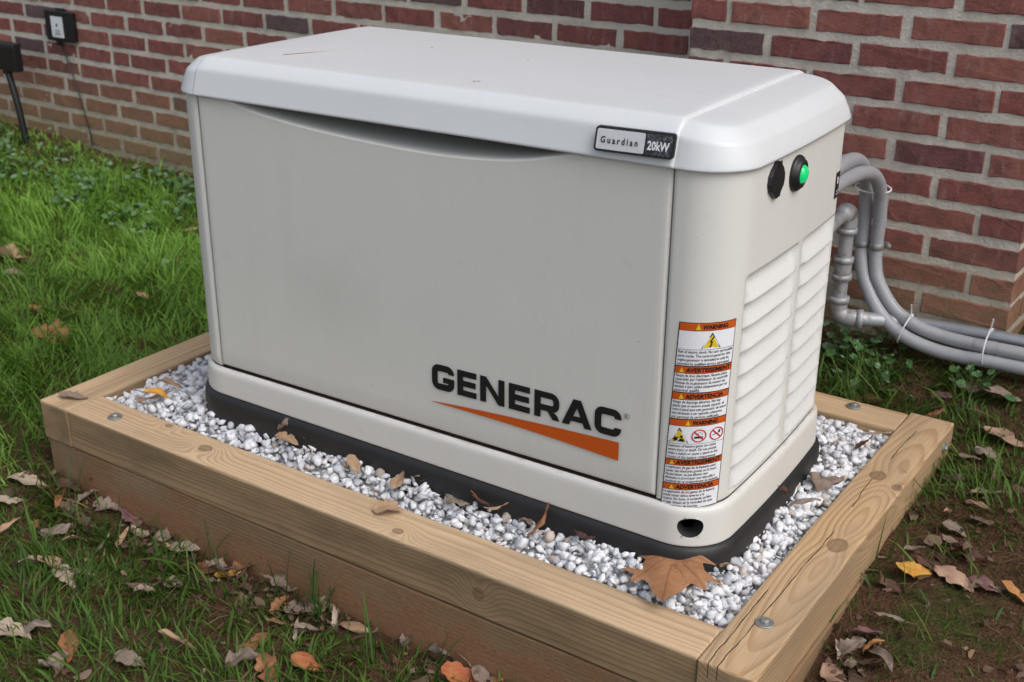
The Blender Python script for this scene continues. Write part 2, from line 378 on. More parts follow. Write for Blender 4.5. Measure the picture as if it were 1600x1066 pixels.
# ------------------------------------------------------------------ timber frame round the gravel bed
def timber_mat(name, knots=(), light=(.50, .37, .235), dark=(.27, .165, .085), seed=0, mud=0., pith=(.012, -.05), freq=150., tilt=.012, checks=(), wobble=.022, stain=0., slope=0., xc=0., kamp=2.2):
    m = NB(name); P = m.coord('Object'); X, Y, Z = m.sep(P)
    Ps = m.mapping(P, (.75, 7, 7), (seed * 3.1, seed * 1.7, seed * .9)); wob = m.noise(Ps, 1., 2, .5)
    wob2 = m.noise(m.mapping(P, (1.6, 30, 30), (seed, 0, 0)), 1., 2, .5)
    dy = m.math('ADD', m.math('SUBTRACT', Y, pith[0]), m.math('MULTIPLY', X, tilt)); dz = m.math('ADD', m.math('SUBTRACT', Z, pith[1]), m.math('MULTIPLY', m.math('SUBTRACT', X, xc), slope))
    rad = m.math('SQRT', m.math('ADD', m.math('MULTIPLY', dy, dy), m.math('MULTIPLY', dz, dz)))
    rad = m.math('ADD', rad, m.math('ADD', m.math('MULTIPLY', m.math('SUBTRACT', wob, .5), wobble), m.math('MULTIPLY', m.math('SUBTRACT', wob2, .5), .0022)))
    core = 0.; 
    for kx, ky, kz, s in knots:
        ax = m.math('MULTIPLY', m.math('SUBTRACT', X, kx), .72); ay = m.math('SUBTRACT', Y, ky); az = m.math('SUBTRACT', Z, kz)
        d2 = m.math('ADD', m.math('ADD', m.math('MULTIPLY', ax, ax), m.math('MULTIPLY', ay, ay)), m.math('MULTIPLY', m.math('MULTIPLY', az, az), .4))
        ge = m.math('POWER', 2.718, m.math('MULTIPLY', d2, -1. / (s * s * 5.5)))
        rad = m.math('ADD', rad, m.math('MULTIPLY', ge, s * kamp))
        d = m.math('SQRT', d2); kc = m.ramp(m.math('ADD', m.math('DIVIDE', d, s), m.math('MULTIPLY', m.math('SUBTRACT', wob2, .5), .5)), [(.0, .80), (.45, .72), (.78, .95), (.90, .6), (1., 0.)])
        core = m.math('MAXIMUM', core, kc) if not isinstance(core, float) else kc
    w = m.math('FRACT', m.math('MULTIPLY', rad, freq))
    band = m.ramp(w, [(0., .05), (.45, .22), (.80, .95), (.93, 1.), (1., .05)])
    fib = m.noise(m.mapping(P, (5, 330, 330), (seed, seed, 0)), 1., 4, .7)
    blot = m.noise(m.mapping(P, (2.2, 8, 8), (seed * 2., 0, seed)), 1.3, 4, .6)
    gv = m.ramp(m.noise(m.mapping(P, (1.1, 24, 24), (seed, 0, seed)), 1., 3, .55), [(.30, .30), (.70, .95)])
    col = m.mix(m.math('MULTIPLY', band, gv), light, dark)
    col = m.mix(m.ramp(fib, [(.38, 0.), (.66, .65)]), col, m.mix(.6, col, dark))
    col = m.mix(m.ramp(blot, [(.44, 0.), (.72, .6)]), col, (.29, .215, .14))
    if knots:
        kn = m.mix(m.math('FRACT', m.math('MULTIPLY', rad, 420.)), (.22, .135, .075), (.13, .076, .041))
        col = m.mix(m.math('MULTIPLY', core, .85), col, kn)
    h = m.math('ADD', m.math('MULTIPLY', band, -.4), m.math('MULTIPLY', fib, -1.1))
    for cx0, cx1, cy, sl in checks:         # long drying cracks in the upper face
        yy = m.math('SUBTRACT', m.math('SUBTRACT', Y, cy), m.math('ADD', m.math('MULTIPLY', m.math('SUBTRACT', X, cx0), sl), m.math('MULTIPLY', m.math('SUBTRACT', m.noise(m.mapping(P, (14, 2, 2), (seed, 0, 0)), 1., 3, .55), .5), .010)))
        ck = m.math('LESS_THAN', m.math('ABSOLUTE', yy), m.math('MULTIPLY', m.noise(m.mapping(P, (30, 1, 1)), 1., 2, .6), .0016))
        ck = m.math('MULTIPLY', ck, m.math('MULTIPLY', m.math('GREATER_THAN', X, cx0), m.math('LESS_THAN', X, cx1)))
        ck = m.math('MULTIPLY', ck, m.math('GREATER_THAN', Z, 0.02))
        col = m.mix(ck, col, (.02, .013, .008)); h = m.math('SUBTRACT', h, m.math('MULTIPLY', ck, 2.))
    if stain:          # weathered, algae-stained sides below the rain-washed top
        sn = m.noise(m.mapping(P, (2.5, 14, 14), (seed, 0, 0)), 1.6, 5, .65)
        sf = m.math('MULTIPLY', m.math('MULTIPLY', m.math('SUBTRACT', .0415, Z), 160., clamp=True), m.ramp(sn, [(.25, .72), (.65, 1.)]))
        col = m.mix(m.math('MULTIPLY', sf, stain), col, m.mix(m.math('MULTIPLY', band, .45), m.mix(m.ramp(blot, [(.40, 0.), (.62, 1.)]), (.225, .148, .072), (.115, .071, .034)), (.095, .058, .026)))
    if mud:
        nz = m.noise(m.mapping(P, (1, 1, 1), (seed, 0, 0)), 7., 6, .7)
        up = m.math('MULTIPLY', m.math('SUBTRACT', .045, Z), 9., clamp=True)
        mf = m.math('MULTIPLY', m.ramp(m.math('ADD', nz, m.math('MULTIPLY', up, .35)), [(.40, 0.), (.62, 1.)]), mud)
        spk = m.noise(P, 150., 5, .7); h = m.math('ADD', h, m.math('MULTIPLY', m.math('MULTIPLY', spk, mf), 3.5))
        col = m.mix(mf, col, m.mix(spk, (.15, .072, .034), (.33, .175, .092)))
    return m.done(col, .72, m.bump(h, .35, .002), Specular_IOR_Level=.25)
frame = empty("timber_frame", ((FX0 + FX1) / 2, (FY0 + FY1) / 2, -.2))
tag(frame, "rectangular raised-bed frame of bolted pine timbers around the white gravel", "garden bed")
fc = Vector(frame.location)
def timber(name, x0, x1, y0, y1, z0, z1, along, mat, seed):
    L = (x1 - x0) if along == 'X' else (y1 - y0); W = (y1 - y0) if along == 'X' else (x1 - x0); H = z1 - z0
    nx = max(2, int(L / .06)); q = random.Random(seed)
    bm = bmesh.new(); bmesh.ops.create_cube(bm, size=1); bmesh.ops.scale(bm, vec=(L, W, H), verts=bm.verts)
    bmesh.ops.bevel(bm, geom=bm.edges[:], offset=.0032, segments=2, profile=.5, affect='EDGES')
    for k in range(1, nx):
        bmesh.ops.bisect_plane(bm, geom=bm.verts[:] + bm.edges[:] + bm.faces[:], plane_co=(-L / 2 + L * k / nx, 0, 0), plane_no=(1, 0, 0))
    ph = [q.uniform(0, 6) for _ in range(4)]
    for v in bm.verts:
        t = v.co.x
        v.co.y += .0007 * math.sin(t * 5 + ph[0]) + .0003 * math.sin(t * 31 + ph[1]); v.co.z += .0006 * math.sin(t * 4 + ph[2]) + .0003 * math.sin(t * 27 + ph[3])
    o = obj("timber", bm, mat, frame)
    o.location = Vector(((x0 + x1) / 2, (y0 + y1) / 2, (z0 + z1) / 2)) - fc
    if along == 'Y': o.rotation_euler = (0, 0, math.pi / 2)
    for p in o.data.polygons: p.use_smooth = False
    return o
H4 = .0885
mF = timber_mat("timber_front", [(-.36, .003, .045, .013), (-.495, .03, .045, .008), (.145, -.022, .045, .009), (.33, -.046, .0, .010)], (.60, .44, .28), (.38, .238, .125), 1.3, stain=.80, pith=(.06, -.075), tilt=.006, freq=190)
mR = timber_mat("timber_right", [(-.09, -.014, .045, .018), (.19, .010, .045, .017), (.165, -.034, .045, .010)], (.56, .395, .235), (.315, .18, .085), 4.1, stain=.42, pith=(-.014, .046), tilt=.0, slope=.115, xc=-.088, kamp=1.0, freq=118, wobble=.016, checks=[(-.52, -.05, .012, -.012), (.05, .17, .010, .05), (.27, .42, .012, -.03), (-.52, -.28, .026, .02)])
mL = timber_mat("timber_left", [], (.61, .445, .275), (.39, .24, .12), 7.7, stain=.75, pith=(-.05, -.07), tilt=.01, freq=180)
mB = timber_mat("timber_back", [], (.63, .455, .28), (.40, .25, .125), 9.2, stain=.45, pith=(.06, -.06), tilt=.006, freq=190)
mM = timber_mat("timber_muddy", [], (.24, .165, .09), (.14, .088, .046), 12., mud=.92, pith=(.0, -.04), freq=130)
mLow = timber_mat("timber_lower", [], (.20, .15, .08), (.12, .08, .042), 15., mud=.45, pith=(.0, -.04), freq=130)
g = .0012
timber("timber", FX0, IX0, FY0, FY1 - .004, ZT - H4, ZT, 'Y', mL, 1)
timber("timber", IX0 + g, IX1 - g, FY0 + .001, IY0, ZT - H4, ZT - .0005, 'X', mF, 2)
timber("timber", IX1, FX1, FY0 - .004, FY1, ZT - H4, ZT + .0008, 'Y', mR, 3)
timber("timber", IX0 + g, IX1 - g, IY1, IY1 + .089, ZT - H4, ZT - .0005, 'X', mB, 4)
ZB = ZT - H4 - .0032
timber("timber", FX0 + .004, IX0 + .004, FY0 + .006, FY1 - .006, ZB - .14, ZB, 'Y', mLow, 5)
timber("timber", IX0 + .0055, IX1 - .003, FY0 + .0025, IY0 + .002, ZB - .14, ZB, 'X', mM, 6)
timber("timber", IX1 - .001, FX1 + .004, FY0 + .002, FY1 - .003, ZB - .14, ZB, 'Y', mM, 7)
timber("timber", IX0 + .006, IX1 - .003, IY1 + .003, IY1 + .092, ZB - .14, ZB, 'X', mLow, 8)
M_ZINC = plain("galvanised", (.33, .335, .32), .58, .85, var=.25, scale=90, bump=.15)
def bolt(p, axis='Z', s=1.):
    Vw, Fw = lathe([(.0148 * s, -.001), (.0148 * s, .0018), (.0138 * s, .0026), (.007 * s, .0026)], 20, axis)
    b = obj("bolt", mesh("washer", Vw, Fw, M_ZINC), parent=frame); b.location = Vector(p) - fc
    Vh, Fh = lathe([(.0072 * s, .0025), (.0072 * s, .0060), (.006 * s, .0078), (.003 * s, .0084)], 6, axis)
    obj("bolt_head", mesh("bolt_head", Vh, Fh, M_ZINC), parent=b)
bolt((-.22, -.100, ZT)); bolt((1.166, -.003, ZT + .001)); bolt((1.012, .822, ZT)); bolt((FX1 + .0005, .80, -.020), 'X', .8)
bolt((-.376, .66, ZT))

# ------------------------------------------------------------------ gravel bed
XC, YC, HA, HB, RC, BOW = .490, .262, .558, .262, .073, .009     # cabinet plan, in the cabinet's own axes
GP = .02764
def outline(off=0, nc=14, ns=28, nf=40, xs_front=None):
    a, b, r = HA + off, HB + off, RC + off; P = []
    for i in range(nf // 2): P.append((i / (nf // 2) * (a - r), -b))
    for i in range(nc): t = -math.pi / 2 + i / nc * math.pi / 2; P.append((a - r + r * math.cos(t), -b + r + r * math.sin(t)))
    for i in range(ns): P.append((a, -b + r + (2 * b - 2 * r) * i / ns))
    for i in range(nc): t = i / nc * math.pi / 2; P.append((a - r + r * math.cos(t), b - r + r * math.sin(t)))
    for i in range(nf): P.append((a - r - (2 * a - 2 * r) * i / nf, b))
    for i in range(nc): t = math.pi / 2 + i / nc * math.pi / 2; P.append((-a + r + r * math.cos(t), b - r + r * math.sin(t)))
    for i in range(ns): P.append((-a, b - r - (2 * b - 2 * r) * i / ns))
    for i in range(nc): t = math.pi + i / nc * math.pi / 2; P.append((-a + r + r * math.cos(t), -b + r + r * math.sin(t)))
    for i in range(nf // 2): P.append((-(a - r) * (1 - i / (nf // 2)), -b))
    out = []
    for x, y in P:
        w = max(0, (abs(x) - (a - r)) / r); w = w * w * (3 - 2 * w)
        out.append((XC + x + math.copysign(1, x) * w * BOW * (1 - (y / b) ** 2), YC + y))
    return np.array(out)
_O = outline(0, 40, 80, 80); _O = np.vstack([_O, _O[:1]]); _S = np.concatenate([[0], np.cumsum(np.linalg.norm(np.diff(_O, axis=0), axis=1))]); S_TOT = _S[-1]
def surf(s, z, d=0.):
    """point on the cabinet's wall: arclength s from mid-front towards the right end, height z, d outwards"""
    s = (s + .502 - XC) % S_TOT
    x, y = np.interp(s, _S, _O[:, 0]), np.interp(s, _S, _O[:, 1])
    h = .002; x2, y2 = np.interp((s + h) % S_TOT, _S, _O[:, 0]), np.interp((s + h) % S_TOT, _S, _O[:, 1]); x1, y1 = np.interp((s - h) % S_TOT, _S, _O[:, 0]), np.interp((s - h) % S_TOT, _S, _O[:, 1])
    tx, ty = x2 - x1, y2 - y1; l = math.hypot(tx, ty) or 1
    return (x + d * ty / l, y - d * tx / l, z)

def stone_variant(seed, npts=17):
    """angular crushed stone: convex hull of random points in a squashed ball"""
    q = random.Random(seed); bm = bmesh.new(); sc = (q.uniform(.95, 1.3), q.uniform(.75, 1.0), q.uniform(.55, .85))
    for _ in range(npts):
        d = Vector((q.gauss(0, 1), q.gauss(0, 1), q.gauss(0, 1))).normalized() * q.uniform(.86, 1.06)
        bm.verts.new((d.x * sc[0], d.y * sc[1], d.z * sc[2]))
    h = bmesh.ops.convex_hull(bm, input=bm.verts[:])
    bmesh.ops.delete(bm, geom=[v for v in bm.verts if not v.link_faces], context='VERTS'); bmesh.ops.triangulate(bm, faces=bm.faces[:]); bm.verts.index_update()
    V = np.array([v.co[:] for v in bm.verts]); F = np.array([[v.index for v in f.verts] for f in bm.faces]); bm.free()
    return V, F
def rand_rot(n, flat=.5):
    a = rng.uniform(0, 2 * math.pi, n); b = rng.normal(0, flat, n); c = rng.normal(0, flat, n)
    ca, sa, cb, sb, cc, s_c = np.cos(a), np.sin(a), np.cos(b), np.sin(b), np.cos(c), np.sin(c)
    Rz = np.zeros((n, 3, 3)); Rz[:, 0, 0] = ca; Rz[:, 0, 1] = -sa; Rz[:, 1, 0] = sa; Rz[:, 1, 1] = ca; Rz[:, 2, 2] = 1
    Rx = np.zeros((n, 3, 3)); Rx[:, 0, 0] = 1; Rx[:, 1, 1] = cb; Rx[:, 1, 2] = -sb; Rx[:, 2, 1] = sb; Rx[:, 2, 2] = cb
    Ry = np.zeros((n, 3, 3)); Ry[:, 1, 1] = 1; Ry[:, 0, 0] = cc; Ry[:, 0, 2] = s_c; Ry[:, 2, 0] = -s_c; Ry[:, 2, 2] = cc
    return Rz @ Rx @ Ry
def scatter(name, variants, pos, size, rot, mat, colval):
    n = len(pos); which = rng.integers(0, len(variants), n); Vs, Fs, Cs = [], [], []; base = 0
    for k, (V, F) in enumerate(variants):
        idx = np.where(which == k)[0]
        if not len(idx): continue
        W = np.einsum('nij,vj->nvi', rot[idx], V) * size[idx][:, None, None] + pos[idx][:, None, :]
        nv = len(V); Vs.append(W.reshape(-1, 3)); Fs.append((F[None] + (np.arange(len(idx)) * nv)[:, None, None] + base).reshape(-1, F.shape[1]))
        Cs.append(np.repeat(colval[idx], nv)); base += nv * len(idx)
    me = big_mesh(name, np.vstack(Vs), [np.vstack(Fs)], mat)
    at = me.attributes.new("rnd", 'FLOAT', 'POINT'); at.data.foreach_set("value", np.concatenate(Cs).astype(np.float32))
    return me
m = NB("white_gravel"); P = m.world_pos(); rv = m.attr("rnd")
n1 = m.noise(P, 120, 5, .65, 1.2); n2 = m.noise(P, 520, 3, .6)
c = m.ramp(rv, [(0., (.66, .665, .68)), (.50, (.78, .78, .79)), (.76, (.62, .63, .66)), (.90, (.40, .41, .45)), (.955, (.56, .47, .39)), (1., (.33, .27, .22))])
c = m.mix(m.ramp(n1, [(.44, 0.), (.66, .75)]), c, m.mix(.6, c, (.27, .29, .34)))
c = m.mix(m.ramp(n2, [(.55, 0.), (.8, .35)]), c, (.80, .80, .80))
M_GRAVEL = m.done(c, .82, m.bump(m.math('ADD', n1, n2), .35, .002), Specular_IOR_Level=.3)
cg, sg = math.cos(GP), math.sin(GP)
def in_cab(x, y, off):
    lx, ly = x * cg + y * sg - XC, -x * sg + y * cg - YC
    a, b, r = HA + off, HB + off, .09
    qx, qy = np.maximum(np.abs(lx) - (a - r), 0), np.maximum(np.abs(ly) - (b - r), 0)
    return qx ** 2 + qy ** 2 < r * r
POS, SIZ = [], []
for layer, (dz, sp, lo, hi) in enumerate([(-.024, .0165, .010, .014), (-.014, .0150, .0075, .0125), (-.006, .0150, .0065, .0130), (.000, .0165, .0060, .0135), (.006, .034, .006, .0135), (-.010, .0085, .0025, .0050)]):
    X, Y = np.meshgrid(np.arange(IX0 + .004, IX1, sp), np.arange(IY0 + .004, IY1, sp)); X = X.ravel() + rng.uniform(-.5, .5, X.size) * sp; Y = Y.ravel() + rng.uniform(-.5, .5, Y.size) * sp
    s = rng.uniform(lo, hi, X.size) * np.where(rng.random(X.size) < .25, .6, 1)
    Y = np.clip(Y, IY0 + s * .72, IY1 - s * .72); X = np.clip(X, IX0 + s * .72, IX1 - s * .72)
    k = (~in_cab(X, Y, .0195 - s * .55)) & (X > IX0 + s * .6) & (X < IX1 - s * .6) & (Y > IY0 + s * .6) & (Y < IY1 - s * .6)
    X, Y, s = X[k], Y[k], s[k]
    POS.append(np.stack([X, Y, gravel_z(X, Y) + dz + rng.uniform(-.003, .003, X.size)], 1)); SIZ.append(s)
POS = np.vstack(POS); SIZ = np.concatenate(SIZ)
gravel = obj("gravel", scatter("gravel", [stone_variant(200 + k) for k in range(26)], POS, SIZ, rand_rot(len(POS), .55), M_GRAVEL, rng.random(len(POS))))
tag(gravel, "white crushed marble gravel filling the timber frame", "gravel", kind="stuff")
gx, gy = np.meshgrid(np.linspace(IX0 - .02, IX1 + .02, 160), np.linspace(IY0 - .02, IY1 + .02, 100), indexing='ij')
ii, jj = np.meshgrid(np.arange(159), np.arange(99), indexing='ij'); a = (ii * 100 + jj).ravel()
M_FINES = plain("gravel_fines", (.52, .505, .49), .95, var=.4, scale=200)
bed = obj("gravel_base", big_mesh("gravel_base", np.stack([gx.ravel(), gy.ravel(), gravel_z(gx, gy).ravel() - .026], 1), [np.stack([a, a + 100, a + 101, a + 1], 1)], M_FINES)); tag(bed, kind="structure")

# ------------------------------------------------------------------ standby generator
def paint(name, col, rough=.36, specks=1., dirt_low=False, smudge=None):
    m = NB(name); P = m.coord('Object'); x, y, z = m.sep(P)
    n1 = m.noise(P, 4.2, 4, .55); n2 = m.noise(P, 33, 4, .6); n3 = m.noise(P, 420, 2, .5)
    c = m.mix(n1, tuple(v * .955 for v in col), tuple(min(1, v * 1.035) for v in col))
    v = m.voronoi(P, 46); vs_ = m.noise(P, 9, 2, .5)
    sp = m.math('MULTIPLY', m.math('LESS_THAN', v, .034), m.math('GREATER_THAN', vs_, .60))
    v2 = m.voronoi(m.mapping(P, (1, 1, 1), (.37, .11, .53)), 150); sp2 = m.math('MULTIPLY', m.math('LESS_THAN', v2, .085), m.math('GREATER_THAN', m.noise(P, 6, 3, .6), .62))
    c = m.mix(m.math('MULTIPLY', m.math('MAXIMUM', sp, sp2), .75 * specks), c, (.09, .065, .045))
    c = m.mix(m.ramp(n2, [(.58, 0.), (.85, .13)]), c, (.30, .26, .20))
    st = m.noise(m.mapping(P, (16, 16, 1.2)), 1., 4, .6); gr = m.noise(P, 2.3, 3, .55)
    c = m.mix(m.math('MULTIPLY', m.ramp(st, [(.50, 0.), (.72, 1.)]), m.ramp(gr, [(.45, .015), (.65, .07)])), c, (.26, .23, .19))
    if smudge:        # a hand-sized dusty smear
        sx_, sz_, sr_ = smudge; ddx = m.math('SUBTRACT', x, sx_); ddz = m.math('SUBTRACT', z, sz_)
        dd = m.math('SQRT', m.math('ADD', m.math('MULTIPLY', ddx, ddx), m.math('MULTIPLY', m.math('MULTIPLY', ddz, ddz), 1.8)))
        sf = m.ramp(m.math('ADD', m.math('DIVIDE', dd, sr_), m.math('MULTIPLY', m.math('SUBTRACT', m.noise(P, 16, 4, .6), .5), .9)), [(.1, .13), (.95, 0.)])
        c = m.mix(sf, c, (.27, .255, .23))
    if dirt_low:
        lo = m.math('MULTIPLY', m.math('SUBTRACT', .091, m.math('ADD', z, m.math('MULTIPLY', x, .0135))), 140., clamp=True)
        c = m.mix(m.math('MULTIPLY', lo, m.ramp(n2, [(.40, .08), (.65, .55)])), c, (.26, .18, .11))
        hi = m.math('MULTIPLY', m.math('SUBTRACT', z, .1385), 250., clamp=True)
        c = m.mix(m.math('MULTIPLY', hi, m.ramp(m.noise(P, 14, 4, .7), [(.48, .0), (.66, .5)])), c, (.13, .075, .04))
    return m.done(c, m.math('ADD', rough, m.math('MULTIPLY', n2, .12)), m.bump(m.math('ADD', n3, m.math('MULTIPLY', n2, .5)), .06, .0012), Specular_IOR_Level=.45)
CREAM = (.628, .624, .582)
M_PAINT = paint("cream_paint", CREAM); M_DOOR = paint("cream_paint_door", CREAM, .32, 1.3, False, (.30, .35, .13)); M_SKIRT = paint("cream_paint_skirt", (.60, .59, .555), .4, .9, True); M_LID = paint("lid_paint", (.585, .60, .61), .34, .25)
m = NB("louver_plastic"); P = m.coord('Object'); u_, v_, _ = m.sep(m.coord('UV'))
n2 = m.noise(P, 300, 3, .65); n1 = m.noise(P, 26, 4, .6)
dm = m.math('MULTIPLY', m.math('SUBTRACT', .50, v_), 2., clamp=True)
sp = m.math('MULTIPLY', m.math('GREATER_THAN', m.math('ADD', n2, m.math('MULTIPLY', dm, .11)), .665), m.ramp(n1, [(.40, 0.), (.55, 1.)]))
c = m.mix(m.math('MULTIPLY', sp, .6), (.585, .58, .56), (.22, .165, .12))
M_LOUVER = m.done(c, .5, Specular_IOR_Level=.4)
M_PAD = plain("black_pad", (.012, .012, .013), .55, var=.5, scale=45, bump=.2)
M_BLACK = plain("black_rubber", (.010, .010, .011), .45, var=.3)
M_INNER = plain("inner_dark", (.02, .02, .02), .8)  # near-black colour stands in for shade inside the cabinet's gaps and hole
gen = empty("standby_generator", (0, 0, 0), GP)
tag(gen, "cream metal standby generator cabinet on a black base in white gravel", "generator")

def sag(x, z):      # the pad was poured a little out of level: lower to the right
    return (-.0015 - .0135 * x) * float(1 - smooth01((z - .093) / .030))
def ring_shell(name, rings, mat, parent=gen, cap_top=False, cap_bottom=False, smooth=True, **kw):
    V, F = [], []; n = None
    for off, z in rings:
        O = outline(off, **kw); n = len(O); V += [(x, y, z + sag(x, z)) for x, y in O]
    for k in range(len(rings) - 1):
        for i_ in range(n): F.append((k * n + i_, k * n + (i_ + 1) % n, (k + 1) * n + (i_ + 1) % n, (k + 1) * n + i_))
    if cap_top: F.append(tuple((len(rings) - 1) * n + k for k in range(n)))
    if cap_bottom: F.append(tuple(range(n))[::-1])
    return obj(name, mesh(name, V, F, mat), parent=parent, smooth=smooth)
ring_shell("base_pad", [(.0205, -.06), (.0200, .03), (.0185, .074), (.0165, .0835), (.0125, .0885), (.004, .0895), (-.03, .0895)], M_PAD)
ring_shell("inner_shell", [(-.085, .08), (-.085, .672)], M_INNER, cap_top=True)

# skirt below the door, with an oval lifting hole near the front right corner
rings = [(.0095, .0905), (.0100, .092), (.0090, .112), (.0080, .128), (.0072, .1345), (.0050, .1390), (.0015, .1412), (-.004, .1420), (-.020, .1420)]
s_fine = np.arange(.46, .57, .0022); s_all = np.unique(np.round(np.concatenate([np.arange(0, .46, .03), s_fine, np.arange(.57, S_TOT, .012)]), 5))
zz = [.0905, .092] + list(np.arange(.0945, .1275, .0022)) + [.1285, .1345, .1390, .1412]
ro, rz_ = [r_[0] for r_ in rings[:7]], [r_[1] for r_ in rings[:7]]
HS, HZ, HRS, HRZ = .5135, .1140, .0190, .0112
V, F = [], []
for s in s_all:
    for z in zz: V.append(surf(s, z, float(np.interp(z, rz_, ro))))
nz_ = len(zz); hole_edge = set()
for i_ in range(len(s_all)):
    for j_ in range(nz_ - 1):
        sm = s_all[i_] + .0011; zm = (zz[j_] + zz[j_ + 1]) / 2
        if ((sm - HS) / HRS) ** 2 + ((zm - HZ) / HRZ) ** 2 < 1 and s_all[i_] > .46: continue
        a, b = i_ * nz_ + j_, ((i_ + 1) % len(s_all)) * nz_ + j_; F.append((a, b, b + 1, a + 1))
for i_, s in enumerate(s_all):           # pull the cells at the rim onto a clean ellipse
    for j_, z in enumerate(zz):
        e = math.hypot((s - HS) / HRS, (z - HZ) / HRZ)
        if .80 < e < 1.16:
            s2, z2 = HS + (s - HS) / e, HZ + (z - HZ) / e; V[i_ * nz_ + j_] = surf(s2, z2, float(np.interp(z2, rz_, ro)))
V = [(x, y, z + sag(x, z)) for x, y, z in V]
skirt = obj("skirt", mesh("skirt", V, F, M_SKIRT), parent=gen, smooth=True)
M_GRIME = plain("gap_grime", (.075, .045, .028), .9, var=.5, scale=70)
ring_shell("skirt_ledge", [(.0015, .1412), (-.0015, .1418)], M_SKIRT, parent=skirt); ring_shell("seam_gap", [(-.0015, .1418), (-.006, .1405), (-.030, .1405)], M_GRIME, parent=skirt)
V, F = [], []
for k in range(28):
    t = 2 * math.pi * k / 28
    for d in (.0095, -.022): V.append(surf(HS + HRS * math.cos(t), HZ + HRZ * math.sin(t), d if d < 0 else .0087))
for k in range(28): F.append((2 * k, 2 * k + 1, (2 * k + 3) % 56, (2 * k + 2) % 56))
V = [(x, y, z + sag(x, z)) for x, y, z in V]
obj("lifting_hole", mesh("lifting_hole", V, F, M_INNER), parent=skirt, smooth=True)

# front door with a finger scoop along its top edge
DX0, DX1, DZ0, DZ1 = .0042, .9538, .1478, .6770
_sx = np.array([0., .06, .1185, .179, .267, .379, .499, .587, .683, .752, .795, .83, .96]); _sz = np.array([.690, .684, .6690, .6613, .6520, .6460, .6425, .6445, .6530, .6680, .680, .690, .692]) - .001
_fx = np.linspace(0, .96, 400); _fz = np.convolve(np.pad(np.interp(_fx, _sx, _sz), 20, mode='edge'), np.ones(41) / 41, mode='valid')
def scoop(x): return np.interp(x, _fx, _fz)        # height at which the door starts to roll inwards
xs_ = np.concatenate([[DX0, DX0 + .0012, DX0 + .003], np.linspace(DX0 + .006, DX1 - .006, 110), [DX1 - .003, DX1 - .0012, DX1]])
zs_ = np.concatenate([[DZ0, DZ0 + .0012, DZ0 + .003], np.linspace(DZ0 + .006, .60, 14), np.linspace(.604, DZ1 + .006, 90)])
V = []
for x in xs_:
    for z in zs_:
        e = min(x - DX0, DX1 - x, z - DZ0); y = .0035 * (1 - smooth01(e / .0045))
        z0 = float(scoop(x)); t = max(0., z - z0 + .001) / .0070
        y += float(smooth01((.686 - z0) / .018)) * (.034 * t ** 1.7 if t < 1 else min(.105, .034 + (t - 1) * .075))
        y -= .0016 * math.sin(math.pi * (x - DX0) / (DX1 - DX0)) * math.sin(math.pi * (z - DZ0) / (DZ1 - DZ0))
        V.append((x, y, z))
F = grid_faces(len(xs_), len(zs_))
b = len(V)                                # returned edges
for x in (DX0, DX1):
    for z in zs_: V += [(x, .0035, z), (x, .022, z)]
for s_ in range(2):
    for k in range(len(zs_) - 1):
        q = b + s_ * 2 * len(zs_) + 2 * k; F.append((q, q + 1, q + 3, q + 2))
q = len(V); V += [(DX0, .0035, DZ0), (DX1, .0035, DZ0), (DX1, .022, DZ0), (DX0, .022, DZ0)]; F.append((q, q + 1, q + 2, q + 3))
door = obj("door", mesh("door", V, F, M_DOOR), parent=gen, smooth=True)
door["label"] = "wide cream front door with logo and scooped top edge"

def wall_strip(name, s0, s1, mat, z0=.1435, z1=.69, ds=.006, edge0=True, edge1=True):
    ss = np.linspace(s0, s1, max(2, int((s1 - s0) / ds))); zs2 = [z0, z0 + .0012, z0 + .0035] + list(np.linspace(z0 + .02, z1, 10)); V = []
    for s in ss:
        for z in zs2:
            e = min(s - s0 if edge0 else 9, s1 - s if edge1 else 9, z - z0); V.append(surf(s, z, -.003 * (1 - float(smooth01(e / .004)))))
    F = grid_faces(len(ss), len(zs2))
    b = len(V)
    for s in (s0, s1): V += [surf(s, z0, -.003), surf(s, z1, -.003), surf(s, z1, -.025), surf(s, z0, -.025)]
    F += [(b, b + 1, b + 2, b + 3), (b + 4, b + 5, b + 6, b + 7)]
    return obj(name, mesh(name, V, F, mat), parent=gen, smooth=True)
S_DR = .9566 - .502                               # door's right seam
S_BACK0 = .5 * S_TOT - .42; S_BACK1 = .5 * S_TOT + .42; S_DL = S_TOT - .502
wall_strip("corner_post", S_BACK1 + .001, S_DL, M_PAINT)
wall_strip("back_panel", S_BACK0 + .001, S_BACK1 - .001, M_PAINT, ds=.03)
# right end panel: wraps the corner, holds two columns of louvers
LC = [(.584, .790), (.806, .985)]; LZ1, LP, NL = .5095, .0392, 9; LZ0 = LZ1 - NL * LP
ss = np.unique(np.round(np.concatenate([[S_DR, S_DR + .0012, S_DR + .003], np.arange(S_DR + .006, S_BACK0, .0045), [S_BACK0]]), 5))
zs2 = np.unique(np.round(np.concatenate([[.1435, .1447, .1465], np.arange(.149, .53, .005), np.linspace(.53, .69, 12)]), 5)); V = []
def inset(s, z):
    k = 0.
    for a_, b_ in LC: k = max(k, float(smooth01((s - a_) / .007) * smooth01((b_ - s) / .007)))
    return k * float(smooth01((z - LZ0 + .003) / .004) * smooth01((LZ1 + .002 - z) / .004))
for s in ss:
    for z in zs2:
        e = min(s - S_DR, z - .1435); V.append(surf(s, z, -.003 * (1 - float(smooth01(e / .004))) - .0155 * inset(s, z)))
F = grid_faces(len(ss), len(zs2)); b = len(V)
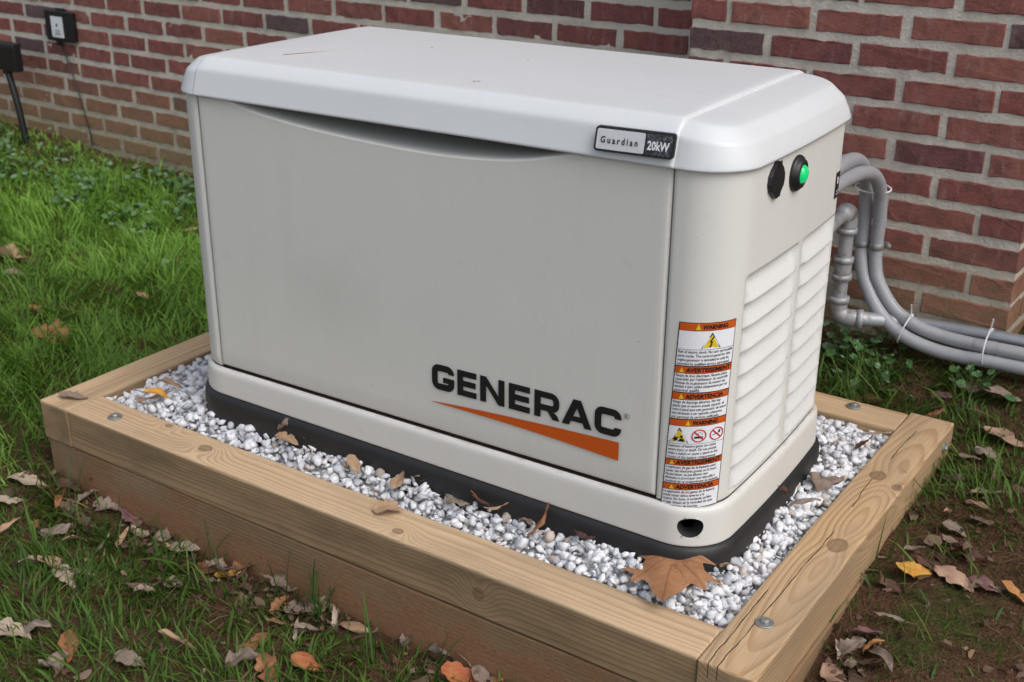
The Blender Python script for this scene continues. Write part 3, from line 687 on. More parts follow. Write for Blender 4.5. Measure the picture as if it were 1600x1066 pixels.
V += [surf(S_DR, .1435, -.003), surf(S_DR, .69, -.003), surf(S_DR, .69, -.025), surf(S_DR, .1435, -.025)]; F.append((b, b + 1, b + 2, b + 3))
side = obj("end_panel", mesh("end_panel", V, F, M_PAINT), parent=gen, smooth=True)
side["label"] = "rounded cream right end panel with two columns of louvers"
for a_, b_ in LC:
    for k in range(NL):
        zt_, zb_ = LZ1 - k * LP, LZ1 - (k + 1) * LP; nu, V, UV = 30, [], []
        prof = [(-.10, -.0205), (0., -.0200), (.12, -.0188), (.3, -.0148), (.5, -.0092), (.7, -.0036), (.85, .0008), (.93, .0028), (.965, .0028), (.985, .0012), (.98, -.0230)]
        for i_ in range(nu):
            u = i_ / (nu - 1); s = a_ - .004 + (b_ - a_ + .008) * u; e = float(smooth01(min(u, 1 - u) * (b_ - a_) / .030))
            for t, d in prof: V.append(surf(s, zt_ + (zb_ - zt_) * t, d * (e if d > -.022 else 1) + .0018 * e - .0008)); UV.append((u, t))
        me = mesh("louver", V, grid_faces(nu, len(prof), flip=True), M_LOUVER)
        ul = me.uv_layers.new(name="UVMap")
        for lp in me.loops: ul.data[lp.index].uv = UV[lp.vertex_index]
        obj("louver", me, parent=side, smooth=True)

# lid: three moulded pieces, centre panel and two drooping end caps
LR = [(-.015, .6795), (.0060, .6795), (.0078, .6802), (.0085, .6825), (.0078, .685), (.0035, .6985), (-.0010, .7130), (-.0030, .7195), (-.0042, .7228), (-.0062, .7258), (-.0090, .7285), (-.0150, .7335), (-.0220, .7392), (-.0255, .7416), (-.0285, .7430), (-.0330, .7440), (-.042, .7446), (-.055, .7450), (-.080, .7457), (-.13, .7468), (-.19, .7478), (-.245, .748)]
V, F = [], []
for k, (off, z) in enumerate(LR):
    O = outline(max(off, -.06), 14, 28, 60); n = len(O)
    if off < -.06:
        s_ = (HB + off) / (HB - .06); sx_ = (HA + off * .9) / (HA - .06)
        O = np.stack([XC + (O[:, 0] - XC) * sx_, YC + (O[:, 1] - YC) * s_], 1)
    V += [(x, y, z) for x, y in O]
for k in range(len(LR) - 1):
    for i_ in range(n): F.append((k * n + i_, k * n + (i_ + 1) % n, (k + 1) * n + (i_ + 1) % n, (k + 1) * n + i_))
V.append((XC, YC, .7482)); c_ = len(V) - 1; t_ = (len(LR) - 1) * n
for i_ in range(n): F.append((t_ + i_, t_ + (i_ + 1) % n, c_))
lid_full = mesh("lid_full", V, F)
def lid_piece(name, x0, x1, droop, parent):
    bm = bmesh.new(); bm.from_mesh(lid_full)
    if x0 is not None: bmesh.ops.bisect_plane(bm, geom=bm.verts[:] + bm.edges[:] + bm.faces[:], plane_co=(x0, 0, 0), plane_no=(1, 0, 0), clear_inner=True)
    if x1 is not None: bmesh.ops.bisect_plane(bm, geom=bm.verts[:] + bm.edges[:] + bm.faces[:], plane_co=(x1, 0, 0), plane_no=(1, 0, 0), clear_outer=True)
    if not droop:
        for xb in (x0 + .006, x0 + .02, x1 - .006, x1 - .02): bmesh.ops.bisect_plane(bm, geom=bm.verts[:] + bm.edges[:] + bm.faces[:], plane_co=(xb, 0, 0), plane_no=(1, 0, 0))
    for v in bm.verts:
        kz = float(smooth01((v.co.z - .688) / .045))
        if droop:
            dx = (v.co.x - x0) if x0 is not None else (x1 - v.co.x)
            v.co.z -= kz * (.0010 + .17 * max(0, dx - .008) ** 1.15)
            v.co.y = YC + (v.co.y - YC) * (1 - .0048 * (1 if v.co.z > .681 else .3))
        else:
            ex = min(v.co.x - x0, x1 - v.co.x); v.co.z += kz * (.0008 + .0018 * float(smooth01((ex + .001) / .006)))
    if not droop:                 # turned-down edge of the centre panel over each end cap
        for xe in (x0, x1):
            ed = [e_ for e_ in bm.edges if len(e_.link_faces) == 1 and all(abs(v.co.x - xe) < 1e-5 for v in e_.verts)]
            for v in {v for f in bmesh.ops.extrude_edge_only(bm, edges=ed)['geom'] if isinstance(f, bmesh.types.BMVert) for v in [f]}:
                kf = float(smooth01((v.co.z - .728) / .012)); v.co.z -= .0032 * kf; v.co.y += math.copysign(.0026 * (1 - kf), YC - v.co.y)
    bmesh.ops.recalc_face_normals(bm, faces=bm.faces[:])
    return obj(name, bm, M_LID, parent, smooth=True)
lid = lid_piece("lid", .0035, .9580, 0, gen); lid["label"] = "pale roof lid with rolled edges and end caps"
lid_piece("end_cap", .9580 - .008, None, 1, lid); lid_piece("end_cap", None, .0035 + .008, 1, lid)
bpy.data.meshes.remove(lid_full)

# ------------------------------------------------------------------ lettering (built as thin meshes from the default font)
def ink(name, col, rough=.4, emit=0.):
    m = NB(name)
    n = m.noise(m.coord('Object'), 150, 3, .6); c = m.mix(n, tuple(v * .92 for v in col), tuple(min(1, v * 1.06) for v in col))
    return m.done(c, rough)
M_INK = ink("black_ink", (.010, .010, .012)); M_ORANGE = ink("orange_ink", (.52, .085, .008)); M_WHITE = ink("white_sticker", (.74, .75, .78)); M_YELLOW = ink("yellow_ink", (.70, .50, .02)); M_RED = ink("red_ink", (.50, .02, .03)); M_SILVER = ink("silver_sticker", (.58, .59, .61), .35)
TEXTS = []
def want_text(body, size, fn, bold=0., space=1., name="lettering", mat=None, parent=None, width=None):
    cu = bpy.data.curves.new("t", 'FONT'); cu.body = body; cu.size = size; cu.resolution_u = 2; cu.offset = bold; cu.space_character = space
    o = bpy.data.objects.new("t", cu); COL.objects.link(o); TEXTS.append((o, cu, fn, name, mat, parent, width))
def flush_texts():
    dg = bpy.context.evaluated_depsgraph_get(); dg.update(); batch = {}; serial = 0
    for o, cu, fn, name, mat, parent, width in TEXTS:
        me = bpy.data.meshes.new_from_object(o.evaluated_get(dg))
        xs = [v.co.x for v in me.vertices]; w = max(xs) - min(xs); x0 = min(xs); k = (width / w) if width else 1.
        serial += 1; key = (name if name == 'small_print' else serial, mat.name, parent.name); V, F, _, _, _ = batch.setdefault(key, ([], [], mat, parent, name)); b = len(V)
        V += [fn((v.co.x - x0) * k, v.co.y) for v in me.vertices]; F += [tuple(b + i for i in p.vertices) for p in me.polygons]
        bpy.data.meshes.remove(me); bpy.data.objects.remove(o); bpy.data.curves.remove(cu)
    for (V, F, mat, parent, name) in batch.values(): obj(name, mesh(name, V, F, mat), parent=parent)
    TEXTS.clear()

# door logo: black extended capitals and an orange swoosh
LX0, LX1 = .5230, .8925
def logo_pt(x, y): # x, y in metres from the logo's lower left
    return (LX0 + x, -.0030, .2290 + .0045 * x / .37 + y)
def strip(path, w, closed=False):
    V, F = [], []; n = len(path)
    for i_ in range(n):
        p = Vector(path[i_]); a = Vector(path[i_ - 1]) if i_ else None; c = Vector(path[i_ + 1]) if i_ < n - 1 else None
        d1 = (p - a).normalized() if a is not None else None; d2 = (c - p).normalized() if c is not None else None
        d = ((d1 or d2) + (d2 or d1)).normalized(); nrm = Vector((-d.y, d.x)); k = 1. / max(.5, nrm.dot(Vector((-(d2 or d1).y, (d2 or d1).x))))
        V += [p + nrm * w / 2 * k, p - nrm * w / 2 * k]
    for i_ in range(n - 1): F.append((2 * i_, 2 * i_ + 1, 2 * i_ + 3, 2 * i_ + 2))
    return V, F
def rr(x0, y0, x1, y1, r, which):     # arc points of a rounded corner
    cx, cy, t0 = {'tr': (x1 - r, y1 - r, 0), 'tl': (x0 + r, y1 - r, 90), 'bl': (x0 + r, y0 + r, 180), 'br': (x1 - r, y0 + r, 270)}[which]
    return [(cx + r * math.cos(R(t0 + k * 90 / 6)), cy + r * math.sin(R(t0 + k * 90 / 6))) for k in range(7)]
LH, LW, ST = .0475, .0455, .0122
def letter(ch, W=LW):
    h, s = LH, ST; q = s / 2; P = []
    R4 = lambda x0, y0, x1, y1: ([(x0, y0), (x1, y0), (x1, y1), (x0, y1)], [(0, 1, 2, 3)])
    if ch == 'E': P = [R4(0, 0, s, h), R4(s, 0, W, s * .92), R4(s, h / 2 - s * .45, W * .96, h / 2 + s * .45), R4(s, h - s * .92, W, h)]
    if ch == 'N': P = [R4(0, 0, s, h), R4(W - s, 0, W, h), ([(s, h), (s, h - s * 1.35), (W - s, 0), (W - s, s * 1.35)], [(0, 1, 2, 3)])]
    if ch in 'CG':
        a = rr(q, q, W - q, h - q, .0085, 'tr'); b_ = rr(q, q, W - q, h - q, .0085, 'tl'); c = rr(q, q, W - q, h - q, .0085, 'bl'); d = rr(q, q, W - q, h - q, .0085, 'br')
        if ch == 'C': P = [strip([(W - q, h * .66)] + a + b_ + c + d + [(W - q, h * .34)], s)]
        else: P = [strip([(W - q, h * .68)] + a + b_ + c + d + [(W - q, .0150)], s), R4(W * .50, .0150, W, .0250)]
    if ch == 'R':
        t, mid = h - s * .46, h * .40
        P = [R4(0, 0, s, h), strip([(s, t), (W - .0105 - q, t)] + rr(0, mid, W - q, t, .0100, 'tr')[::-1] + rr(0, mid, W - q, t, .0085, 'br')[::-1] + [(s, mid)], s * .92),
             ([(W * .52, mid - s * .46), (W * .80, mid - s * .46), (W * .93, mid - s * .9), (W * .99, mid - s * 1.4), (W, 0), (W - s * 1.05, 0), (W - s * 1.1, mid - s * 1.5), (W * .66, mid - s * 1.15)], [(0, 7, 6, 3, 2, 1), (3, 6, 5, 4)])]
    if ch == 'A':
        mm, tt = W / 2, .0070; w_ = s * 1.12; yi = h - s * 1.25; ix = lambda y: w_ + (mm - w_) * y / yi
        P = [([(0, 0), (w_, 0), (mm, yi), (mm, h), (mm - tt, h)], [(0, 1, 2, 3, 4)]), ([(W, 0), (W - w_, 0), (mm, yi), (mm, h), (mm + tt, h)], [(4, 3, 2, 1, 0)]),
             ([(ix(h * .17), h * .17), (W - ix(h * .17), h * .17), (W - ix(h * .17 + s * .8), h * .17 + s * .8), (ix(h * .17 + s * .8), h * .17 + s * .8)], [(0, 1, 2, 3)])]
    return P
x = 0.
for ch, W, gap in [('G', .0470, .0065), ('E', .0395, .0075), ('N', .0490, .0085), ('E', .0415, .0085), ('R', .0480, .0045), ('A', .0560, .0045), ('C', .0480, 0)]:
    V, F = [], []
    for pv, pf in letter(ch, W):
        b = len(V); V += [logo_pt(x + p[0], p[1]) for p in pv]; F += [tuple(b + i_ for i_ in f) for f in pf]
    x += W + gap
    obj("logo_letter", mesh("logo_letter", V, F, M_INK), parent=door)
V, F = [], []
for k in range(25):
    t = k / 24; X_ = .5210 + (.8890 - .5210) * t
    top = .2030 + (.2255 - .2030) * t ** .82 + .0012 * math.sin(math.pi * t); bot = .2024 - .0095 * t ** 1.0 + .0035 * math.sin(math.pi * t)
    V += [(X_, -.0030, top), (X_, -.0030, bot)]
for k in range(24): F.append((2 * k, 2 * k + 1, 2 * k + 3, 2 * k + 2))
obj("logo_swoosh", mesh("logo_swoosh", V, F, M_ORANGE), parent=door)
def ring_mark(cx, cz, r0, r1, fn, n=24):
    V = []; 
    for k in range(n):
        t = 2 * math.pi * k / n; V += [fn(cx + r0 * math.cos(t), cz + r0 * math.sin(t)), fn(cx + r1 * math.cos(t), cz + r1 * math.sin(t))]
    return V, [(2 * k, 2 * k + 1, (2 * k + 3) % (2 * n), (2 * k + 2) % (2 * n)) for k in range(n)]
fr_ = lambda a, b_: (a, -.0028, b_)
V, F = ring_mark(.9005, .2745, .0042, .0048, fr_); obj("trademark_ring", mesh("trademark_ring", V, F, M_INK), parent=door)
want_text("R", .0075, lambda a, b_: (.8985 + a, -.0028, .2719 + b_), .0001, mat=M_INK, parent=door, width=.0042)

# badge on the lid
BX0, BX1 = .8325, .9500
def bd(a, b_, d=0.):          # a along X from the badge's left, b_ up the lid's sloping front
    t = b_ / .0345; return (BX0 + a, -.0112 + .0076 * t ** 1.25 - d, .6915 + .0355 * t + .0022 * (a / .12))
def rounded_rect(x0, y0, x1, y1, r):
    return rr(x0, y0, x1, y1, r, 'tr') + rr(x0, y0, x1, y1, r, 'tl') + rr(x0, y0, x1, y1, r, 'bl') + rr(x0, y0, x1, y1, r, 'br')
def plate(name, pts, fn, d, mat, parent, thick=.002):
    n = len(pts); V = [fn(p[0], p[1], d) for p in pts] + [fn(p[0], p[1], d - thick) for p in pts]
    cx, cy = sum(p[0] for p in pts) / n, sum(p[1] for p in pts) / n; V.append(fn(cx, cy, d))
    F = [(i_, (i_ + 1) % n, 2 * n) for i_ in range(n)] + [(i_, i_ + n, (i_ + 1) % n + n, (i_ + 1) % n) for i_ in range(n)]
    return obj(name, mesh(name, V, F, mat), parent=parent)
m = NB("badge_foil"); nn = m.noise(m.coord('Object'), 90, 5, .7, 2.); M_FOIL = m.done(m.mix(m.ramp(nn, [(.5, 0.), (.66, 1.)]), (.015, .015, .018), (.16, .16, .18)), .3)
BW, BHH = BX1 - BX0 + .0095, .0345
badge = plate("badge", rounded_rect(0, 0, BW, BHH, .0055), bd, .0030, M_BLACK, lid, .005)
badge["label"] = "black-framed name badge at the right end of the lid front"
plate("badge_panel", rounded_rect(.0035, .0034, BW * .635, BHH - .0034, .0025), bd, .0038, M_SILVER, badge, .0006)
plate("badge_panel", rounded_rect(BW * .655, .0034, BW - .0035, BHH - .0034, .0025), bd, .0038, M_FOIL, badge, .0006)
want_text("Guardian", .0125, lambda a, b_: bd(.0105 + a, .0125 + b_, .0044), .00028, 1.45, mat=M_INK, parent=badge, width=.0600)
want_text("20kW", .0165, lambda a, b_: bd(BW * .675 + a, .0105 + b_, .0044), .0005, mat=M_WHITE, parent=badge, width=.0345)

# warning label wrapped round the front right corner
def lb(u, v, d=.0006):         # u across 0..1, v down 0..1
    s = .4770 + .0887 * u - (.0130 - .004 * u) * v; zt_, zb_ = .4512 + .0037 * u, .1345 + .0103 * u
    return surf(s, zt_ + (zb_ - zt_) * v, d)
def lb_rect(u0, v0, u1, v1, d, nu=16, nv=1):
    V = [lb(u0 + (u1 - u0) * i_ / nu, v0 + (v1 - v0) * j_ / nv, d) for i_ in range(nu + 1) for j_ in range(nv + 1)]
    return V, grid_faces(nu + 1, nv + 1, flip=True)
V, F = lb_rect(0, 0, 1, 1, .0008, 20, 12)
label = obj("warning_label", mesh("warning_label", V, F, M_INK), parent=side); label["label"] = "tall orange and white trilingual warning sticker on the corner"
def vz(y):   # photo rows measured down the label's left edge -> 0..1
    return (y - 501.) / 288.
heads = [(501, 512.5, "WARNING"), (565.3, 576, "AVERTISSEMENT"), (605, 616, "ADVERTENCIA"), (646, 656.5, "WARNING"), (709.5, 719, "AVERTISSEMENT"), (748.5, 758.5, "ADVERTENCIA")]
blocks = [(541, 564.6, ["Risk of electric shock. No user serviceable", "parts inside. The control panel for this", "engine generator is intended to only be", "operated by qualified service personnel."]),
 (576.6, 604.4, ["Risque de choc électrique. Aucune pièce", "réparable par l'utilisateur, le contrôle", "Panneau de ce générateur de moteur est", "destiné à être utilisé uniquement par un", "personnel qualifié."]),
 (616.6, 645.4, ["Riesgo de descarga eléctrica. No hay", "piezas que el usuario pueda reparar, el", "control panel para este generador de motor", "está destinado a ser operado solamente", "por personal de servicio calificado."]),
 (685, 708.9, ["Explosion of battery gases can cause", "severe injury or death. Do not smoke,", "strike a match or cause a spark in the", "vicinity of this battery compartment."]),
 (719.6, 747.9, ["L'explosion de gaz de la batterie peut", "causer des blessures graves ou la mort.", "Ne pas fumer, ne pas allumer une", "allumette ni provoquer une étincelle à", "proximité de ce compartiment de batterie."]),
 (759.1, 788, ["La explosión de los gases de la batería", "puede causar daños severos o la", "muerte. No fume, ni encienda cerillos", "ni haga chispas en la vecindad de este", "compartimiento de baterías."])]
E_ = .018
for y0, y1, t in heads:
    V, F = lb_rect(E_, vz(y0 + .8), 1 - E_, vz(y1), .0012); obj("label_band", mesh("label_band", V, F, M_ORANGE), parent=label)
    w = {7: .43, 13: .76, 11: .64}[len(t)]; off = {7: .40, 13: .20, 11: .24}[len(t)]; hh = vz(y1) - vz(y0)
    want_text(t, .0098, (lambda o_, v_: (lambda a, b_: lb(o_ + a / .0887, v_ - b_ / .317, .0017)))(off, vz(y1) - hh * .20), .00035, mat=M_INK, parent=label, width=w * .0887)
    uo = off - .115; vb = vz(y1) - hh * .12
    tri = [lb(uo, vb, .0017), lb(uo + .085, vb, .0017), lb(uo + .0425, vb - hh * .74, .0017)]
    obj("label_symbol", mesh("label_symbol", tri, [(0, 1, 2)], M_YELLOW), parent=label)
for y0, y1, lines in blocks:
    V, F = lb_rect(E_, vz(y0), 1 - E_, vz(y1), .0012); obj("label_panel", mesh("label_panel", V, F, M_WHITE), parent=label)
    n = len(lines); lh = (vz(y1) - vz(y0)) / n
    for k, t in enumerate(lines):
        w = min(.93, len(t) / 43 * .96)
        want_text(t, .0066, (lambda v_: (lambda a, b_: lb(.038 + a / .0887, v_ - b_ / .317, .0017)))(vz(y0) + lh * (k + .80)), .00006, name="small_print", mat=M_INK, parent=label, width=w * .0887)
for y0, y1 in [(513.2, 540.3), (657.2, 684.3)]:
    V, F = lb_rect(E_, vz(y0), 1 - E_, vz(y1), .0012); obj("label_panel", mesh("label_panel", V, F, M_WHITE), parent=label)
A_ = .0887 / .317      # aspect: du per dv
def sym(pts, mat, d, name="label_symbol"):
    V = [lb(u, v, d) for u, v in pts]; obj(name, mesh(name, V, [tuple(range(len(V)))[::-1]], mat), parent=label)
def rtri(cu, v0, v1, hw, mat, d): sym([(cu - hw, v1), (cu + hw, v1), (cu, v0)][::-1], mat, d)
v0, v1 = vz(515.5), vz(539); rtri(.57, v0, v1, .165, M_INK, .0015); rtri(.57, v0 + .010, v1 - .0045, .130, M_YELLOW, .0019)
vm = lambda f: v0 + (v1 - v0) * f
sym([(.585, vm(.25)), (.535, vm(.60)), (.565, vm(.60)), (.553, vm(.82)), (.57, vm(.82)), (.59, vm(.54)), (.563, vm(.54)), (.607, vm(.28))], M_INK, .0023)
sym([(.535, vm(.80)), (.585, vm(.80)), (.556, vm(.94))], M_INK, .0023)
v0, v1 = vz(659), vz(683); rtri(.20, v0, v1, .165, M_INK, .0015); rtri(.20, v0 + .010, v1 - .0045, .130, M_YELLOW, .0019)
def disc(cu, cv, r, k=1., mat=M_INK, d=.0023, n=14): sym([(cu + r * math.cos(2 * math.pi * i_ / n), cv + r * k * A_ * math.sin(2 * math.pi * i_ / n)) for i_ in range(n)], mat, d)
disc(.245, vm(.58), .024); sym([(.19, vm(.90)), (.30, vm(.90)), (.285, vm(.74)), (.235, vm(.70))], M_INK, .0023)
sym([(.10 + .05 + .06 * math.cos(k * math.pi / 5) * (1 if k % 2 else .5), vm(.74) + .06 * A_ * math.sin(k * math.pi / 5) * (1 if k % 2 else .5)) for k in range(10)], M_INK, .0023)
for cu in (.53, .835):
    cv, r_ = vm(.54), .125
    if cu < .6:
        sym([(cu - .075, cv + .015), (cu + .07, cv + .015), (cu + .07, cv + .004), (cu - .075, cv + .004)], M_INK, .0015)
        for (ua, va) in [(cu - .01, -.012), (cu + .02, -.018), (cu + .05, -.008)]: disc(ua, cv + va, .012, .7, M_INK, .0015, 8)
    else:
        sym([(cu - .07, cv + .008), (cu + .03, cv + .001), (cu + .03, cv - .003), (cu - .07, cv + .003)], M_INK, .0015); disc(cu + .045, cv - .010, .02, 1.6, M_INK, .0015, 10)
    V, F = ring_mark(0, 0, r_ * .84, r_, lambda a, b_: lb(cu + a, cv + b_ * A_, .0019)); obj("label_symbol", mesh("label_symbol", V, [f[::-1] for f in F], M_RED), parent=label)
    sym([(cu - .090, cv - .074 * A_), (cu - .074, cv - .090 * A_), (cu + .090, cv + .074 * A_), (cu + .074, cv + .090 * A_)], M_RED, .0022)
flush_texts()

# status light, key cover and small black sticker on the end panel
def on_panel(s, z, prof, n=28, sx=1., name="", mat=None, parent=None):
    V, F = [], []
    for r_, d in prof:
        for k in range(n):
            t = 2 * math.pi * k / n; V.append(surf(s + r_ * sx * math.cos(t), z + r_ * math.sin(t), d))
    for i_ in range(len(prof) - 1):
        for k in range(n): F.append((i_ * n + k, i_ * n + (k + 1) % n, (i_ + 1) * n + (k + 1) % n, (i_ + 1) * n + k))
    F.append(tuple((len(prof) - 1) * n + k for k in range(n)))
    return obj(name, mesh(name, V, F, mat), parent=parent, smooth=True)
light = on_panel(.741, .6385, [(.0285, -.002), (.0285, .003), (.0265, .0065), (.0235, .0075), (.0225, .0110), (.0190, .0125), (.0165, .0125), (.0155, .0100), (.0140, .0100)], name="status_light", mat=M_BLACK, parent=side)
light["label"] = "round black bezel with a lit green lens"
m = NB("green_lens"); lw = m.n.new("ShaderNodeLayerWeight"); lw.inputs[0].default_value = .35
nn = m.noise(m.coord('Object'), 160, 2, .5)
M_GREEN = m.done((.0, .32, .10), .12, Emission_Color=m.mix(nn, (.0, .30, .07), (.02, .62, .20)), Emission_Strength=.55)
on_panel(.741, .6385, [(.0145, .009), (.0140, .0125), (.0118, .0155), (.0080, .0178), (.0040, .0188), (.0008, .0190)], name="lens", mat=M_GREEN, parent=light)
pts = [(.0, .0265), (.006, .0255), (.0085, .0215), (.0165, .0165), (.0235, .0060), (.0250, -.0040), (.0215, -.0135), (.0135, -.0205), (.0110, -.0275), (-.0020, -.0285), (-.0100, -.0230), (-.0200, -.0150), (-.0250, -.0040), (-.0235, .0075), (-.0160, .0170), (-.0085, .0215), (-.006, .0255)]
V = [surf(.654 + a, .648 + b_, .0065) for a, b_ in pts] + [surf(.654 + a * 1.06, .648 + b_ * 1.04, .0025) for a, b_ in pts] + [surf(.654 + a * 1.04, .648 + b_ * 1.03, -.001) for a, b_ in pts]
n = len(pts); F = [tuple(range(n))[::-1]] + [(i_ + k * n, i_ + (k + 1) * n, (i_ + 1) % n + (k + 1) * n, (i_ + 1) % n + k * n) for k in range(2) for i_ in range(n)]
cover = obj("key_cover", mesh("key_cover", V, F, M_BLACK), parent=side); cover["label"] = "black rubber flap covering the lock beside the light"
V, F = ring_mark(0, 0, .0022, .0052, lambda a, b_: surf(.654 + a, .648 + .0240 + b_, .0085)); obj("cover_loop", mesh("cover_loop", V, F, M_BLACK), parent=cover)
V = [surf(.955 + (.0245 * i_ / 6), .5465 + .046 * j_, .0012) for i_ in range(7) for j_ in range(2)]
stk = obj("small_sticker", mesh("small_sticker", V, grid_faces(7, 2), M_INK), parent=side); stk["label"] = "small black sticker near the back edge"
for zz_, h_ in ((.553, .0016), (.5585, .0016), (.572, .012)):
    V = [surf(.959 + (.0165 * i_ / 4) * (1 if h_ < .01 else .5), zz_ + h_ * j_, .0018) for i_ in range(5) for j_ in range(2)]
    obj("sticker_mark", mesh("sticker_mark", V, grid_faces(5, 2), M_SILVER), parent=stk)

# ------------------------------------------------------------------ conduits, gas pipe, boxes on the wall
M_COND = plain("grey_conduit", (.33, .335, .355), .42, var=.15, scale=30, bump=.1)
M_PIPE = NB("iron_pipe"); P = M_PIPE.coord('Object'); n1 = M_PIPE.noise(P, 28, 5, .65); n2 = M_PIPE.noise(P, 160, 3, .6)
c = M_PIPE.mix(n2, (.30, .31, .32), (.42, .43, .44)); c = M_PIPE.mix(M_PIPE.ramp(n1, [(.50, 0.), (.66, .8)]), c, (.15, .10, .075)); M_PIPE = M_PIPE.done(c, .5, Metallic=.35)
M_TIE = plain("white_nylon", (.72, .72, .74), .4)
corr = lambda base_r: (lambda s, i_: base_r * (1 + (.045 if i_ % 2 else 0)))
def pipe_thing(name, pts, r_, mat, label, ridged=False, group=None, smooth=True):
    V, F = tube(pts, corr(r_) if ridged else r_, 16, True, .0042 if ridged else None)
    o = obj(name, mesh(name, V, F, mat), smooth=True); tag(o, label, "conduit" if "conduit" in name else "pipe"); return o
c1 = [(1.00, .49, .560), (.999, .56, .568), (.956, .75, .538), (.913, .95, .499), (.898, 1.055, .462), (.891, 1.112, .412), (.892, 1.130, .343), (.891, 1.135, .266), (.897, 1.130, .222), (.912, 1.125, .180), (.954, 1.110, .123), (1.011, 1.10, .084), (1.079, 1.10, .064), (1.15, 1.10, .060), (1.231, 1.10, .064), (1.60, 1.10, .070), (2.1, 1.12, .078)]
c2 = [(1.00, .49, .528), (1.003, .56, .540), (.966, .75, .510), (.941, .92, .482), (.932, 1.035, .449), (.929, 1.098, .400), (.927, 1.125, .335), (.924, 1.135, .271), (.927, 1.135, .226), (.941, 1.130, .184), (.984, 1.125, .130), (1.039, 1.120, .102), (1.098, 1.118, .091), (1.169, 1.113, .090), (1.225, 1.110, .092), (1.60, 1.11, .096), (2.1, 1.13, .10)]
k1 = pipe_thing("flexible_conduit", c1, .0150, M_COND, "grey flexible conduit, the left and lower of the pair by the chimney", True)
k2 = pipe_thing("flexible_conduit", c2, .0146, M_COND, "grey flexible conduit, the right and upper of the pair by the chimney", True)
gas = empty("gas_pipe", (.885, 1.04, .05)); tag(gas, "galvanised gas pipe with elbows rising behind the cabinet's right end", "pipe"); go = Vector(gas.location)
def gas_part(name, pts, r_, n=16):
    V, F = tube([Vector(p) - go for p in pts], r_, n); return obj(name, mesh(name, V, F, M_PIPE), parent=gas, smooth=True)
gx_, gy_ = .881, 1.050
gas_part("nipple", [(.93, .50, .362), (gx_, gy_ - .04, .362)], .0135)
gas_part("elbow", [(gx_ + .002, gy_ - .056, .362), (gx_, gy_ - .028, .363), (gx_, gy_ - .006, .357), (gx_, gy_ + .001, .338), (gx_, gy_ + .001, .318)], lambda s, i_: .0205)
gas_part("riser", [(gx_, gy_ + .001, .325), (gx_, gy_, .15)], .0155)
gas_part("coupling", [(gx_, gy_, .322), (gx_, gy_, .310)], .0228)
gas_part("coupling", [(gx_, gy_, .252), (gx_, gy_, .206)], .0192); gas_part("union_collar", [(gx_, gy_, .254), (gx_, gy_, .242)], .0222); gas_part("union_collar", [(gx_, gy_, .214), (gx_, gy_, .202)], .0222)
gas_part("elbow", [(gx_, gy_, .152), (gx_, gy_, .136), (gx_ + .005, gy_, .120), (gx_ + .022, gy_ + .004, .112), (gx_ + .048, gy_ + .012, .112)], lambda s, i_: .0200)
gas_part("collar", [(gx_, gy_, .160), (gx_, gy_, .147)], .0228); gas_part("collar", [(gx_ + .042, gy_ + .010, .112), (gx_ + .055, gy_ + .014, .112)], .0225)
gas_part("run", [(gx_ + .03, gy_ + .008, .112), (gx_ + .13, gy_ + .085, .098)], .0160)
k3 = pipe_thing("rigid_conduit", [(gx_ + .12, 1.144, .097), (1.06, 1.150, .098), (1.15, 1.150, .102), (1.35, 1.148, .108), (1.7, 1.14, .11), (2.1, 1.14, .112)], .0145, plain("bright_conduit", (.36, .37, .40), .32, .5, var=.15), "smooth light grey rigid conduit along the chimney foot")
def strap(name, cx, cy, z, r_, parent=None):
    V, F = tube([(cx + r_ * math.cos(t), cy + r_ * math.sin(t), z + .002 * math.sin(t)) for t in np.linspace(0, 2 * math.pi, 14)], .0022, 6)
    return obj(name, mesh(name, V, F, M_ZINC), parent=parent)
clamp = empty("pipe_clamp", (.905, 1.15, .265)); tag(clamp, "double steel strap clamping the two conduits to the chimney", "clamp"); co = Vector(clamp.location)
for cx_, cy_ in ((.891, 1.135), (.9242, 1.135)):
    V, F = lathe([(.0160, -.007), (.0168, -.006), (.0168, .006), (.0160, .007)], 20); o = obj("strap", mesh("strap", V, F, M_ZINC), parent=clamp, smooth=True); o.location = Vector((cx_, cy_, .265)) - co
o = obj("strap_tab", box_bm(.085, .003, .014, .001, 1), M_ZINC, clamp); o.location = Vector((.905, 1.155, .265)) - co
o = obj("screw", mesh("screw", *lathe([(.0065, 0), (.0065, .005), (.003, .007)], 10, 'Y')), M_ZINC, clamp); o.location = Vector((.948, 1.149, .266)) - co; o.rotation_euler = (0, 0, math.pi)
for o_ in (o,):
    o_.data.materials.clear(); o_.data.materials.append(M_ZINC)
def zip_tie(cx, cy, cz, axis, ra, rb, label, tail):
    ax = Vector(axis).normalized(); s1 = ax.cross(Vector((0, 0, 1))).normalized(); s2 = s1.cross(ax)
    pts = [Vector((cx, cy, cz)) + s1 * ra * math.cos(t) + s2 * rb * math.sin(t) for t in np.linspace(0, 2 * math.pi, 18)]
    V, F = tube(pts, .0017, 6, True); b = len(V); V2, F2 = tube([pts[4], pts[4] + Vector(tail)], .0017, 6); V3, F3 = tube([pts[4] - s1 * .005, pts[4] + s1 * .005], .0042, 6)
    o = obj("cable_tie", mesh("cable_tie", V, F, M_TIE)); tag(o, label, "cable tie")
    obj("tail", mesh("tail", V2, F2, M_TIE), parent=o); obj("head", mesh("head", V3, F3, M_TIE), parent=o)
zip_tie(.910, 1.105, .405, (0, .3, -1), .040, .022, "white cable tie at the top bend of the conduits", (.008, -.006, .004))
zip_tie(1.02, 1.110, .093, (1, 0, -.3), .032, .036, "white cable tie where the conduits reach the ground", (.0, -.01, .03))
